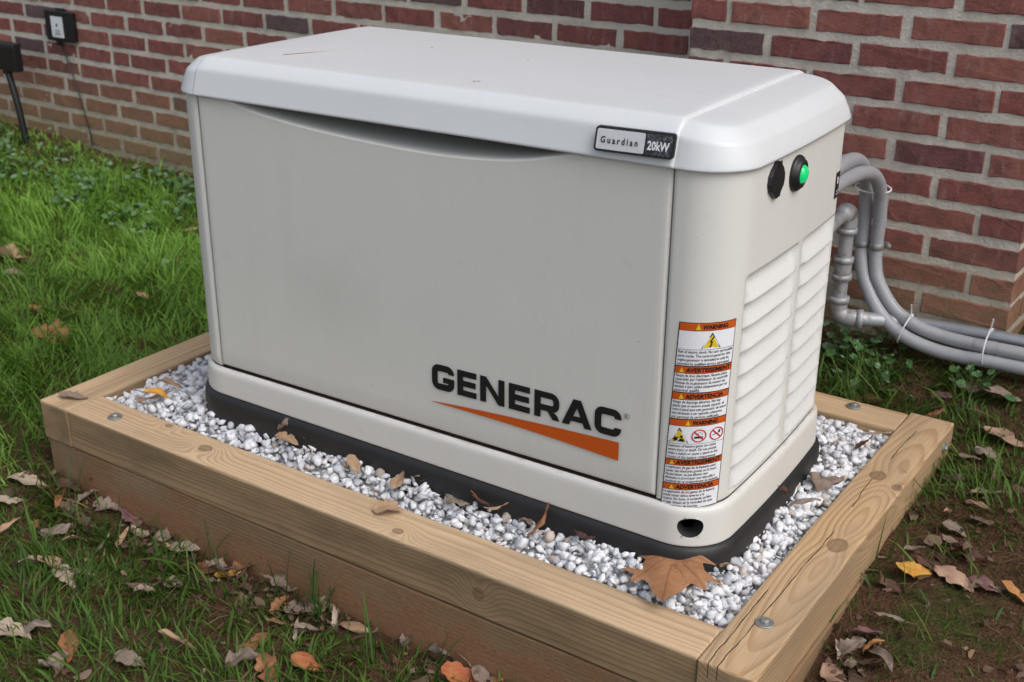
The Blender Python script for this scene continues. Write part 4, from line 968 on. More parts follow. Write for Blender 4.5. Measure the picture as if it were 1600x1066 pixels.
zip_tie(1.20, 1.122, .086, (1, 0, 0), .046, .042, "white cable tie at the chimney's right corner", (.004, -.01, .03))

M_BOX = plain("black_plastic", (.008, .008, .009), .38, var=.3)
cw, sw = math.cos(PSI), math.sin(PSI)
def on_wall(x, off, z): return (x * cw + off * sw, YW + x * sw - off * cw, z)
jb = empty("timer_box", on_wall(-2.402, .0, .447), PSI); tag(jb, "small black box with a white label mounted high on the wall", "electrical box")
o = obj("housing", box_bm(.160, .020, .110, .004, 2, (0, -.0115, 0)), M_BOX, jb)
o = obj("cover", box_bm(.166, .009, .116, .003, 2, (0, -.0255, 0)), M_BOX, jb)
o = obj("box_label", box_bm(.072, .002, .078, 0, 1, (-.006, -.0308, -.003)), M_WHITE, jb)
V, F = ring_mark(0, 0, 0.0008, .006, lambda a, b_: (-.006 + a, -.0324, .004 + b_), 10); obj("label_print", mesh("label_print", V, [f[::-1] for f in F], M_INK), parent=o)
for k, w_ in enumerate((.034, .028, .036)):
    obj("label_print", box_bm(w_, .0008, .0022, 0, 1, (-.006, -.0322, -.016 - k * .0075)), M_INK, o)
obj("top_catch", box_bm(.050, .014, .012, .002, 1, (.005, -.016, .061)), M_SILVER, jb)
obj("cable_gland", mesh("cable_gland", *lathe([(.012, -.075), (.012, -.056)], 12)), M_BOX, jb).location = (-.03, -.014, 0)
jb.children[-1].data.materials.clear(); jb.children[-1].data.materials.append(M_BOX)
wp = [on_wall(-2.432, .014, .385), on_wall(-2.415, .008, .34), on_wall(-2.36, .006, .19), on_wall(-2.325, .006, .06), on_wall(-2.31, .008, -.01)]
V, F = tube(wp, .0028, 6); tag(obj("wire", mesh("wire", V, F, M_BOX)), "thin dark wire hanging down the wall from the small black box", "wire")
tb = empty("stake_box", on_wall(-2.628, .12, .0), PSI); tag(tb, "black box on a leaning black post at the left edge by the wall", "electrical box")
obj("housing", box_bm(.185, .036, .100, .005, 2, (-.022, 0, .318)), M_BOX, tb); obj("lid_plate", box_bm(.191, .042, .010, .004, 2, (-.022, -.001, .371)), M_SILVER if False else M_BOX, tb)
V, F = tube([(-.02, 0, .275), (.018, .0, .13), (.045, 0, -.05)], .0135, 10); obj("post", mesh("post", V, F, M_BOX), parent=tb, smooth=True)
obj("collar", mesh("collar", *lathe([(.019, .255), (.019, .275)], 14)), M_BOX, tb).location = (-.017, 0, 0)
tb.children[-1].data.materials.clear(); tb.children[-1].data.materials.append(M_BOX)

# ------------------------------------------------------------------ fallen leaves, one object each: (x, y, surface, length, shape, colour, yaw, tilt, label)
LEAVES=[
(-1.601, 0.599, 'g', 0.105, 'c', 'tan', 30, 35, 'large crumpled tan leaf at the left edge of the lawn'),
(-1.47, 0.52, 'g', 0.06, 'o', 'grey', 80, 50, "ragged leaf end hanging below the crumpled tan leaf, lawn's left edge"),
(-1.225, 0.405, 'g', 0.05, 'o', 'orange', 170, 8, 'small flat orange leaf lying on open lawn'),
(-0.99, 0.28, 'g', 0.095, 'm', 'rust', 200, 25, 'big folded rust-brown leaf in the grass left of the timber frame'),
(-1.153, 0.367, 'g', 0.05, 'n', 'dark', 10, 15, 'thin dark curled leaf just under the small orange leaf'),
(-0.981, 0.603, 'g', 0.045, 'o', 'tan', 60, 40, 'small tan leaf upright in grass midway between frame and wall'),
(-1.152, 0.678, 'g', 0.03, 'o', 'tan', 20, 30, "tiny cream leaf scrap in the grass behind the frame's left timber"),
(-1.297, 1.057, 'g', 0.05, 'o', 'tan', 15, 30, 'tan leaf touching the left edge of the white cabinet'),
(-1.859, 1.17, 'g', 0.07, 'o', 'pink', 25, 25, 'pinkish leaf among the ground ivy'),
(-2.154, 1.154, 'g', 0.06, 'o', 'rust', 70, 50, 'small brown leaf standing in the lawn near the wall'),
(-1.968, 1.383, 'g', 0.06, 'o', 'pale', 0, 35, 'pale round leaf at the foot of the far wall'),
(-1.761, 1.247, 'g', 0.05, 'o', 'grey', 60, 20, "grey leaf under the ivy by the cabinet's left side"),
(-2.206, 0.984, 'g', 0.06, 'o', 'rust', 120, 40, 'rust leaf cut by the left picture edge near the ivy'),
(-0.841, 0.039, 'g', 0.06, 'o', 'orange', 40, 30, 'orange leaf at the left picture edge level with the timber corner'),
(-0.365, -0.091, 't', 0.05, 'o', 'greypink', 15, 6, 'greyish pink leaf lying flat on the left corner of the timber frame'),
(-0.421, -0.195, 'g', 0.068, 'o', 'pale', 10, 12, 'long pale leaf left of the timber corner'),
(-0.361, -0.197, 'g', 0.05, 'o', 'tan', 350, 30, 'curled tan leaf below the long pale leaf'),
(-0.308, -0.2, 'g', 0.05, 'c', 'rust', 330, 25, "rusty curled leaf beside the timber's lower left corner"),
(-0.276, -0.198, 'g', 0.04, 'o', 'grey', 320, 30, 'grey leaf end poking from the rusty curled leaf'),
(-0.389, -0.262, 'g', 0.045, 'o', 'pale', 75, 40, 'pale leaf by the left picture edge below the timber corner'),
(-0.34, -0.15, 'g', 0.045, 'o', 'dark', 20, 20, 'dark purple leaf flat against moss at the frame corner'),
(-0.29, -0.112, 'g', 0.05, 'n', 'plum', 110, 70, 'plum leaf standing upright against the front timber'),
(-0.275, -0.154, 'g', 0.042, 'o', 'grey', 60, 25, 'grey leaf leaning on the upright plum leaf'),
(-0.217, -0.15, 'g', 0.046, 'b', 'grey', 10, 12, 'squarish grey leaf lying at the foot of the front timber'),
(-0.151, -0.145, 'g', 0.05, 'o', 'plum', 160, 15, 'wet plum leaf pressed on the mud by the timber'),
(-0.103, -0.163, 'g', 0.036, 'o', 'pale', 175, 15, 'small pale leaf below the wet plum leaf'),
(0.004, -0.149, 'g', 0.062, 'o', 'pale', 10, 12, 'largest pale grey leaf of the heap at the timber foot'),
(-0.044, -0.168, 'g', 0.04, 'o', 'tan', 30, 20, 'tan leaf at the left end of the timber-foot heap'),
(-0.042, -0.14, 'g', 0.05, 'c', 'grey', 60, 30, 'crumpled grey leaf in the middle of the timber-foot heap'),
(-0.031, -0.111, 'g', 0.05, 'c', 'dark', 100, 45, 'dark crumpled leaf at the top of the timber-foot heap'),
(0.015, -0.109, 'g', 0.045, 'c', 'grey', 130, 35, 'grey crumpled leaf at the right end of the timber-foot heap'),
(-0.106, -0.204, 'g', 0.04, 'n', 'tan', 85, 60, 'narrow tan leaf upright in the grass left of the heap'),
(-0.121, -0.242, 'g', 0.035, 'n', 'grey', 95, 55, 'narrow grey blade-like leaf in foreground grass'),
(-0.173, -0.263, 'g', 0.035, 'o', 'tan', 60, 50, 'small tan leaf half hidden by foreground grass'),
(-0.319, -0.32, 'g', 0.05, 'n', 'tan', 80, 60, 'tan upright leaf at the left picture edge, foreground'),
(-0.227, -0.267, 'g', 0.05, 'c', 'grey', 40, 30, 'grey crumpled leaf in the left foreground grass'),
(-0.185, -0.363, 'g', 0.038, 'o', 'pale', 110, 55, 'pale pointed leaf tip in left foreground grass'),
(-0.149, -0.336, 'g', 0.05, 'b', 'tan', 20, 25, 'broad tan leaf in left foreground grass'),
(-0.103, -0.343, 'g', 0.055, 'o', 'pale', 340, 18, 'pale buff leaf under the broad tan leaf'),
(-0.086, -0.309, 'g', 0.04, 'o', 'grey', 50, 35, 'grey leaf right of the broad tan leaf'),
(0.034, -0.266, 'g', 0.055, 'n', 'plum', 20, 15, 'thin reddish leaf strip in foreground grass'),
(0.084, -0.237, 'g', 0.045, 'o', 'pale', 345, 20, 'pale leaf beyond the thin reddish strip'),
(0.064, -0.287, 'g', 0.035, 'o', 'grey', 70, 45, 'small grey leaf under the thin reddish strip'),
(0.056, -0.458, 'g', 0.058, 'o', 'rust', 310, 25, 'brown leaf with dark edge near the bottom left'),
(0.074, -0.506, 'g', 0.05, 'c', 'grey', 300, 30, 'grey crumpled leaf at the bottom left'),
(-0.049, -0.502, 'g', 0.06, 'o', 'pale', 20, 20, 'pale leaf buried in grass at the lower left edge'),
(-0.023, -0.465, 'g', 0.05, 'c', 'grey', 10, 30, 'grey leaf buried in grass at lower left'),
(0.236, -0.36, 'g', 0.06, 'n', 'tan', 60, 55, 'pointed tan leaf standing in the bottom foreground grass'),
(0.183, -0.426, 'g', 0.045, 'o', 'grey', 30, 35, 'grey leaf low in the bottom foreground grass'),
(0.1, -0.166, 'g', 0.06, 'o', 'rust', 15, 15, 'brick red leaf in the second heap along the timber'),
(0.161, -0.17, 'g', 0.042, 'o', 'gold', 10, 20, 'gold leaf on the second heap along the timber'),
(0.168, -0.128, 'g', 0.05, 'b', 'rust', 60, 35, 'rust leaf leaning on the timber above the gold leaf'),
(0.137, -0.167, 'g', 0.045, 'c', 'grey', 40, 30, 'grey crumpled leaf behind the gold leaf'),
(0.186, -0.156, 'g', 0.038, 'o', 'dark', 80, 40, 'dark leaf right beside the gold leaf'),
(0.243, -0.145, 'g', 0.032, 'n', 'pale', 70, 55, 'nearly white curled leaf right of the second heap'),
(0.282, -0.138, 'g', 0.055, 'c', 'grey', 30, 35, 'grey crumpled leaf at the top of the third heap'),
(0.353, -0.17, 'g', 0.06, 'o', 'greypink', 15, 12, 'reddish grey leaf lying flat in the third heap'),
(0.309, -0.185, 'g', 0.035, 'o', 'rust', 80, 40, 'small rust leaf left of the third heap'),
(0.376, -0.148, 'g', 0.04, 'c', 'grey', 100, 35, 'grey curl at the right end of the third heap'),
(0.377, -0.212, 'g', 0.035, 'n', 'pale', 130, 35, 'narrow pale leaf in front of the third heap'),
(0.404, -0.208, 'g', 0.038, 'n', 'grey', 60, 35, 'narrow grey leaf pointing up in front of the third heap'),
(0.432, -0.168, 'g', 0.036, 'n', 'pale', 125, 50, 'pale curled leaf leaning on the tan rock'),
(0.331, -0.274, 'g', 0.045, 'o', 'rust', 70, 30, 'russet leaf alone in the foreground grass'),
(0.464, -0.273, 'g', 0.05, 'o', 'redorange', 20, 20, 'orange-red leaf low in the foreground grass'),
(0.415, -0.319, 'g', 0.055, 'o', 'rust', 320, 25, 'orange-brown leaf left of the orange-red leaf'),
(0.358, -0.324, 'g', 0.05, 'c', 'grey', 40, 30, 'grey crumpled leaf at the bottom foreground'),
(0.581, -0.123, 'g', 0.05, 'c', 'grey', 60, 35, 'grey crumpled leaf standing at the timber foot past the rock'),
(0.686, -0.114, 'g', 0.065, 'o', 'greypink', 330, 15, 'large greyish leaf resting against the lower timber'),
(0.66, -0.138, 'g', 0.05, 'c', 'grey', 20, 25, 'grey leaf left of the large greyish leaf'),
(0.711, -0.16, 'g', 0.062, 'o', 'redorange', 10, 15, 'bright red-orange leaf at the bottom edge'),
(0.745, -0.148, 'g', 0.045, 'o', 'greypink', 345, 20, 'dusky pink leaf beside the bright red-orange leaf'),
(0.766, -0.139, 'g', 0.04, 'o', 'orange', 330, 25, 'orange leaf at the bottom edge by the timber'),
(-0.036, 0.011, 'v', 0.045, 'n', 'tan', 70, 55, 'cone-curled tan leaf on the gravel beside the black pad'),
(-0.189, -0.024, 'v', 0.058, 'o', 'pink', 30, 20, "pinkish tan leaf in the gravel's left corner"),
(-0.169, -0.029, 'v', 0.042, 'o', 'gold', 50, 30, 'gold torn leaf on the pinkish leaf in the gravel corner'),
(-0.2, 0.031, 'v', 0.05, 'n', 'tan', 20, 25, 'curled tan leaf on the gravel near the left timber'),
(0.199, -0.029, 'v', 0.042, 'o', 'tan', 10, 15, 'brown leaf flat on the gravel near the pad'),
(0.184, -0.004, 'v', 0.042, 'c', 'grey', 60, 45, 'grey crumpled leaf against the black pad'),
(0.219, -0.001, 'v', 0.045, 'o', 'dark', 340, 45, 'dark red leaf leaning on the black pad'),
(0.25, 0.01, 'v', 0.035, 'o', 'rust', 350, 35, 'brown leaf right of the dark red leaf on the gravel'),
(0.371, -0.031, 'v', 0.036, 'o', 'tan', 340, 30, 'tan leaf with its stem up on the gravel by the timber'),
(0.371, 0.014, 'v', 0.045, 'n', 'rust', 335, 25, 'brown leaf with rolled edge along the black pad'),
(0.476, -0.031, 'v', 0.036, 'b', 'tan', 100, 35, 'broad tan leaf on the gravel next to the timber'),
(0.485, -0.075, 't', 0.042, 'b', 'tan', 40, 8, 'tan leaf lying on the front timber'),
(0.498, -0.005, 'v', 0.02, 'o', 'grey', 70, 35, 'small grey-brown leaf among the white stones'),
(0.535, 0.014, 'v', 0.034, 'b', 'tan', 40, 40, 'tan leaf cupped over the gravel'),
(0.606, -0.031, 'v', 0.035, 'c', 'grey', 20, 25, 'grey-brown leaf under the cupped tan leaf'),
(0.638, -0.004, 'v', 0.036, 'o', 'dark', 350, 25, 'dark brown leaf at the pad edge below the logo'),
(0.629, 0.007, 'v', 0.034, 'o', 'orange', 20, 25, 'orange leaf on the gravel below the logo'),
(0.674, -0.01, 'v', 0.034, 'n', 'tan', 30, 30, 'narrow tan leaf overlapping the orange gravel leaf'),
(0.668, 0.011, 'v', 0.022, 'o', 'rust', 350, 20, 'small brown leaf right of the orange gravel leaf'),
(0.742, -0.02, 'v', 0.03, 'c', 'grey', 330, 40, 'grey-brown curled leaf left of the upright rust leaf'),
(0.768, -0.015, 'v', 0.05, 'n', 'rust', 75, 65, 'upright rust leaf on the gravel against the pad'),
(0.854, -0.021, 'v', 0.052, 'n', 'plum', 330, 40, 'dusky plum leaf with a pointed tip against the pad'),
(1.083, 0.047, 'v', 0.032, 'o', 'pink', 340, 30, 'small pinkish curled leaf right of the maple leaf'),
(1.068, 0.302, 'v', 0.03, 'o', 'dark', 70, 55, "dark red curled leaf at the pad's right side"),
(1.095, 0.424, 'v', 0.062, 'c', 'grey', 40, 35, 'large grey crumpled leaf between pad and right timber'),
(1.1, 0.314, 'v', 0.045, 'n', 'grey', 30, 20, 'grey twisted leaf against the inside of the right timber'),
(1.102, 0.708, 'v', 0.04, 'n', 'pale', 15, 25, 'pale leaf in the back right corner of the gravel'),
(1.103, 0.619, 'v', 0.035, 'o', 'dark', 60, 40, 'dark leaf half under the right timber'),
(1.011, 0.921, 'g', 0.06, 'o', 'rust', 10, 25, 'rust leaf peeping over the back timber'),
(1.027, 0.964, 'g', 0.05, 'o', 'greypink', 30, 25, 'greyish pink leaf in grass behind the back timber'),
(1.147, 0.994, 'g', 0.045, 'o', 'plum', 340, 30, 'reddish leaf in the grass right of the back timber'),
(1.186, 1.047, 'g', 0.06, 'o', 'greypink', 350, 15, 'greyish leaf below the weeds by the conduits'),
(1.261, 1.036, 'g', 0.07, 'o', 'greypink', 5, 15, 'long greyish leaf at right under the conduits'),
(1.151, 0.935, 'g', 0.04, 'c', 'rust', 40, 40, "brown crumpled leaf behind the frame's back right corner"),
(1.302, 0.914, 'g', 0.075, 'o', 'pink', 340, 15, 'large pale pink leaf on the right lawn'),
(1.255, 0.828, 'g', 0.04, 'o', 'greypink', 350, 15, "greyish leaf just right of the frame's back corner"),
(1.289, 0.851, 'g', 0.045, 'c', 'grey', 20, 25, 'grey leaf half sunk in moss right of the frame'),
(1.256, 0.728, 'g', 0.04, 'c', 'grey', 330, 30, "grey crumpled leaf close to the right timber's outer side"),
(1.322, 0.695, 'g', 0.045, 'o', 'pale', 20, 20, 'pale tan leaf in the grass on the right'),
(1.321, 0.638, 'g', 0.055, 'n', 'tan', 325, 25, 'long curled tan leaf on the right ground'),
(1.282, 0.589, 'g', 0.045, 'n', 'tan', 95, 60, 'upright tan leaf left of the long curled tan leaf'),
(1.305, 0.554, 'g', 0.04, 'o', 'grey', 350, 15, 'grey leaf under the upright tan leaf'),
(1.313, 0.517, 'g', 0.04, 'o', 'greypink', 330, 20, 'mauve grey leaf above the dark purple leaf'),
(1.347, 0.485, 'g', 0.055, 'o', 'dark', 345, 20, 'dark purple leaf on the right ground'),
(1.282, 0.385, 'g', 0.05, 'b', 'gold', 20, 20, 'golden yellow leaf on the bare soil'),
(1.346, 0.409, 'g', 0.068, 'o', 'pink', 340, 12, 'long pinkish leaf on the bare soil'),
(1.398, 0.413, 'g', 0.05, 'o', 'plum', 350, 15, 'plum leaf right of the long pinkish leaf'),
(1.418, 0.42, 'g', 0.03, 'n', 'pale', 40, 25, 'small pale leaf tip beside the plum leaf'),
(1.445, 0.417, 'g', 0.05, 'o', 'orange', 340, 20, 'orange leaf at the right picture edge'),
(1.263, 0.453, 'g', 0.03, 'o', 'grey', 20, 20, 'small grey leaf above the golden yellow leaf'),
(1.304, 0.422, 'g', 0.05, 'o', 'dark', 340, 12, 'dark flat leaf behind the golden yellow leaf'),
(1.262, 0.334, 'g', 0.045, 'c', 'dark', 350, 20, 'dark leaf in the shade of the right timber'),
(1.291, 0.248, 'g', 0.045, 'n', 'grey', 15, 15, 'grey-brown leaf on soil between timber and lower heap'),
(1.272, 0.189, 'g', 0.055, 'o', 'plum', 60, 45, 'dark plum leaf at the top of the lower right heap'),
(1.285, 0.172, 'g', 0.035, 'o', 'orange', 60, 45, 'orange-brown leaf in the lower right heap'),
(1.306, 0.151, 'g', 0.055, 'o', 'grey', 330, 20, 'grey leaf at the right of the lower right heap'),
(1.259, 0.15, 'g', 0.045, 'c', 'grey', 40, 35, 'grey-brown crumpled leaf at the left of the lower right heap'),
(1.238, 0.143, 'g', 0.03, 'n', 'pale', 110, 45, 'pale leaf tip at the left end of the lower right heap'),
(1.269, 0.116, 'g', 0.04, 'c', 'grey', 80, 40, 'brown-grey curl at the bottom of the lower right heap'),
(1.265, 0.085, 'g', 0.065, 'o', 'pink', 330, 15, 'large pinkish leaf at the bottom right of the picture'),
(1.03, 1.193, 'k', 0.04, 'c', 'grey', 20, 30, 'grey dead leaf lodged behind the conduits')]
def leaf_mat(name, c0, c1, c2):
    m = NB("leaf_" + name); u, v, _ = m.sep(m.coord('UV')); P = m.coord('Object'); orr = m.objrand()
    off = m.comb(m.math('MULTIPLY', orr, 7.), m.math('MULTIPLY', orr, 3.), 0.)
    n1 = m.noise(m.mapping(P, (1, 1, 1), off), 45, 4, .6); n2 = m.noise(m.mapping(P, (1, 1, 1), off), 260, 3, .6)
    c = m.mix(m.ramp(n1, [(.32, 0.), (.68, 1.)]), c0, c1)
    av = m.math('ABSOLUTE', m.math('SUBTRACT', v, .5))
    sv = m.math('PINGPONG', m.math('SUBTRACT', m.math('MULTIPLY', u, 8.), m.math('MULTIPLY', av, 7.)), .5)
    vein = m.math('MAXIMUM', m.math('LESS_THAN', av, .012), m.math('MULTIPLY', m.math('LESS_THAN', sv, .045), .7))
    c = m.mix(m.math('MULTIPLY', vein, .5), c, c2)
    edge = m.ramp(m.math('ADD', av, m.math('MULTIPLY', n1, .22)), [(.50, 0.), (.64, .55)])
    c = m.mix(edge, c, c2); c = m.mix(m.ramp(n2, [(.62, 0.), (.72, .55)]), c, c2)
    c = m.mix(m.math('MULTIPLY', orr, .3), c, m.mix(.5, c, (.09, .065, .05)))
    return m.done(c, .68, m.bump(m.math('ADD', m.math('MULTIPLY', vein, -.8), n2), .4, .0012), Specular_IOR_Level=.3)
LM = dict(tan=leaf_mat("tan", (.34, .215, .125), (.43, .29, .18), (.17, .095, .05)), grey=leaf_mat("grey", (.17, .125, .098), (.27, .21, .165), (.085, .058, .045)),
    pale=leaf_mat("pale", (.33, .255, .185), (.43, .345, .265), (.24, .165, .11)), rust=leaf_mat("rust", (.21, .085, .035), (.32, .15, .07), (.10, .042, .022)),
    orange=leaf_mat("orange", (.40, .18, .055), (.46, .235, .085), (.24, .085, .025)), gold=leaf_mat("gold", (.50, .235, .03), (.58, .33, .07), (.28, .10, .025)),
    dark=leaf_mat("dark", (.075, .035, .026), (.13, .06, .042), (.04, .02, .018)), plum=leaf_mat("plum", (.115, .055, .055), (.20, .105, .095), (.06, .028, .03)),
    pink=leaf_mat("pink", (.35, .215, .145), (.43, .285, .205), (.19, .105, .065)), greypink=leaf_mat("greypink", (.225, .155, .118), (.31, .225, .175), (.125, .08, .058)),
    redorange=leaf_mat("redorange", (.34, .085, .035), (.40, .17, .06), (.20, .05, .03)), maple=leaf_mat("maple", (.30, .135, .058), (.38, .19, .092), (.17, .07, .032)))
def leaf_mesh(name, L, shape, seed, mat):
    q = random.Random(seed); nu, nv = 13, 9; W = L * {'o': .52, 'n': .30, 'b': .78, 'c': .66, 'm': .85}[shape] * q.uniform(.9, 1.1)
    curl = {'o': .9, 'n': 2.4, 'b': .7, 'c': 2.2, 'm': .9}[shape] * q.uniform(.7, 1.3) * q.choice((1, 1, -1)); bend = q.uniform(-1.1, 1.3) * (1.6 if shape == 'c' else 1)
    tw = q.uniform(-.8, .8) * (1.8 if shape == 'c' else 1.); am = L * (.055 if shape == 'c' else .022); ph = [q.uniform(0, 6.28) for _ in range(6)]; tip = q.uniform(.35, .48)
    V, UV = [], []
    for i_ in range(nu):
        u = i_ / (nu - 1); w = W * (max(0, math.sin(math.pi * u ** (.80 if shape != 'b' else .95))) ** .75) * (1 - .25 * u) + L * .006
        if shape == 'm': w *= .72 + .42 * abs(math.sin(u * 9.5))
        edge = 1 + .11 * math.sin(u * 23 + ph[0]) + .10 * math.sin(u * 47 + ph[1]) - q.choice((0, 0, 0, .35)) * q.random()
        for j_ in range(nv):
            v = j_ / (nv - 1); t = 2 * v - 1; half = w * .5 * (edge if abs(t) > .7 else 1)
            a = curl * t * .55; r_ = half / max(.2, abs(curl) * .55)
            y = math.sin(a) * r_ * (1 if curl > 0 else -1) if abs(curl) > .05 else half * t
            y = abs(y) * (1 if t > 0 else -1); z = (1 - math.cos(a)) * r_ * (1 if curl > 0 else -1) + abs(t) * half * .14
            x = (u - .5) * L; al = bend * (u - .5)
            xx = math.sin(al) / (bend or 1) * L if abs(bend) > .05 else x; zz_ = (1 - math.cos(al)) / (bend or 1) * L if abs(bend) > .05 else 0
            p = Vector((xx, y, z + zz_ + am * math.sin(u * 11 + t * 3 + ph[2]) * (.4 + abs(t)) + am * .6 * math.sin(u * 5 - t * 7 + ph[3])))
            p.rotate(Euler((tw * (u - .5), 0, 0))); V.append(p); UV.append((u, v))
    F = grid_faces(nu, nv); me = mesh(name, V, F, mat); ul = me.uv_layers.new(name="UVMap")
    for lp in me.loops: ul.data[lp.index].uv = UV[lp.vertex_index]
    return me
def settle(o, z_at, lift=.001, sink=.25):
    """drop a rotated leaf so that its low points meet the surface under them"""
    M_ = o.rotation_euler.to_matrix(); P_ = [M_ @ v.co for v in o.data.vertices]
    gaps = sorted(float(z_at(o.location.x + p.x, o.location.y + p.y)) - p.z for p in P_)
    o.location.z = gaps[int(len(gaps) * (1 - sink * .5))] + lift
STEM_L = []
for k, (x, y, sf, L, shape, colr, yaw, tilt, lab) in enumerate(LEAVES):
    me = leaf_mesh("leaf_blade", L * ((1.42 if y < -.1 else 1.28) if sf == "g" else 1.35), shape, 300 + k, LM[colr]); o = obj("fallen_leaf", me, smooth=True)
    q = random.Random(900 + k); t = R(tilt) * .8
    o.rotation_euler = Euler((q.choice((-1, 1)) * t * q.uniform(.3, .9), -t * q.uniform(.5, 1.) * q.choice((-1, 1)), R(yaw + q.uniform(-12, 12))))
    o.location = (x, y, 0)
    za = {'g': lambda a, b_: ground_z(a, b_), 'v': lambda a, b_: gravel_z(np.asarray(a), np.asarray(b_)) + .014, 't': lambda a, b_: ZT + .001, 'k': lambda a, b_: .078}[sf]
    settle(o, za, {'g': .007, 'v': .004, 't': .0015, 'k': 0.}[sf], .05 if sf in 'tk' else .25)
    tag(o, lab, "leaf", "fallen leaves")
    if q.random() < .45 and shape in 'obm':
        e = Vector(me.vertices[4].co); V, F = tube([e, e + Vector((-L * .2, L * .03 * q.uniform(-1, 1), L * .05)), e + Vector((-L * .42, L * .1 * q.uniform(-1, 1), L * q.uniform(.02, .16)))], .0009, 5)
        obj("stalk", mesh("stalk", V, F, LM['dark']), parent=o)

# the broad five-lobed leaf on the gravel
lobes = [(-.066, .000), (-.046, .010), (-.052, .026), (-.082, .040), (-.058, .048), (-.060, .066), (-.036, .058), (-.028, .070), (-.020, .088), (.0, .106), (.018, .086), (.027, .068), (.038, .056), (.060, .064), (.056, .046), (.083, .036), (.052, .024), (.046, .008), (.064, -.004), (.034, -.008), (.012, -.014), (.0, -.004), (-.012, -.015), (-.034, -.007)]
bm = bmesh.new(); vsb = [bm.verts.new((a * 1.0, b_ - .03, 0)) for a, b_ in lobes]; bm.faces.new(vsb)
bmesh.ops.triangulate(bm, faces=bm.faces[:]); bmesh.ops.subdivide_edges(bm, edges=bm.edges[:], cuts=3, use_grid_fill=True); bmesh.ops.triangulate(bm, faces=bm.faces[:])
for v in bm.verts:
    x, y = v.co.x, v.co.y; v.co.z = .012 - 3.6 * (x * x * .6 + y * y * .35) * (1 + .3 * math.sin(x * 60)) + .0025 * math.sin(x * 90 + y * 40) + .002 * math.sin(y * 110) - .10 * abs(abs(x) - abs(y) * .7) * .25
me = bpy.data.meshes.new("maple_blade"); bm.to_mesh(me); bm.free(); me.materials.append(LM['maple'])
ul = me.uv_layers.new(name="UVMap")
for lp in me.loops:
    c_ = me.vertices[lp.vertex_index].co; ang = math.atan2(c_.x, c_.y + .034); k_ = round(ang / .72); da = ang - k_ * .72; rr_ = math.hypot(c_.x, c_.y + .034)
    ul.data[lp.index].uv = (rr_ * 9, .5 + math.sin(da) * rr_ * 6)
o = obj("sycamore_leaf", me, smooth=True); o.rotation_euler = Euler((R(-9), R(6), R(196))); o.location = (1.008, -.006, 0)
settle(o, lambda a, b_: gravel_z(np.asarray(a), np.asarray(b_)) + .013, .004, .4); tag(o, "broad five-pointed brown leaf on the gravel at the front right corner", "leaf")
V, F = tube([(0, -.034, .016), (.004, -.046, .024), (.002, -.058, .036)], .0012, 6); obj("stalk", mesh("stalk", V, F, LM['dark']), parent=o)

# ------------------------------------------------------------------ rock by the timber, bits on the lid
V, F = stone_variant(77, 26); M_ROCK = plain("tan_rock", (.30, .185, .11), .9, var=.35, scale=55, bump=.6)
o = obj("rock", mesh("rock", V * np.array([.027, .015, .012]), [tuple(f) for f in F], M_ROCK)); o.location = (.470, -.158, float(ground_z(.47, -.158)) + .008); o.rotation_euler = (0, 0, R(8)); tag(o, "small tan rock lying at the foot of the front timber", "rock")
def on_lid(x, y, z=.7505): return (x * cg - y * sg, x * sg + y * cg, z)
for (x, y, L, a, lab) in [(.568, .073, .013, 40, "tiny curled seed husk on the front half of the lid"), (.529, .292, .006, 10, "small reddish crumb on the lid towards the back"), (.305, .312, .006, 60, "tiny dark crumb at the back left of the lid")]:
    o = obj("husk", leaf_mesh("husk", L, 'n', int(x * 999), LM['rust'])); o.location = on_lid(x, y, .7512); o.rotation_euler = (0, 0, R(a)); tag(o, lab, "debris", "crumbs on the lid")
V, F = tube([on_lid(.128, .100, .7496), on_lid(.150, .135, .7503), on_lid(.162, .160, .7500), on_lid(.190, .214, .7502)], lambda s, i_: .0006, 5)  # fine scratch in the lid, modelled as an added thin tube
tag(obj("lid_scratch", mesh("lid_scratch", V, F, LM['tan'])), "hair-thin scratch on the lid's left part", "stem")

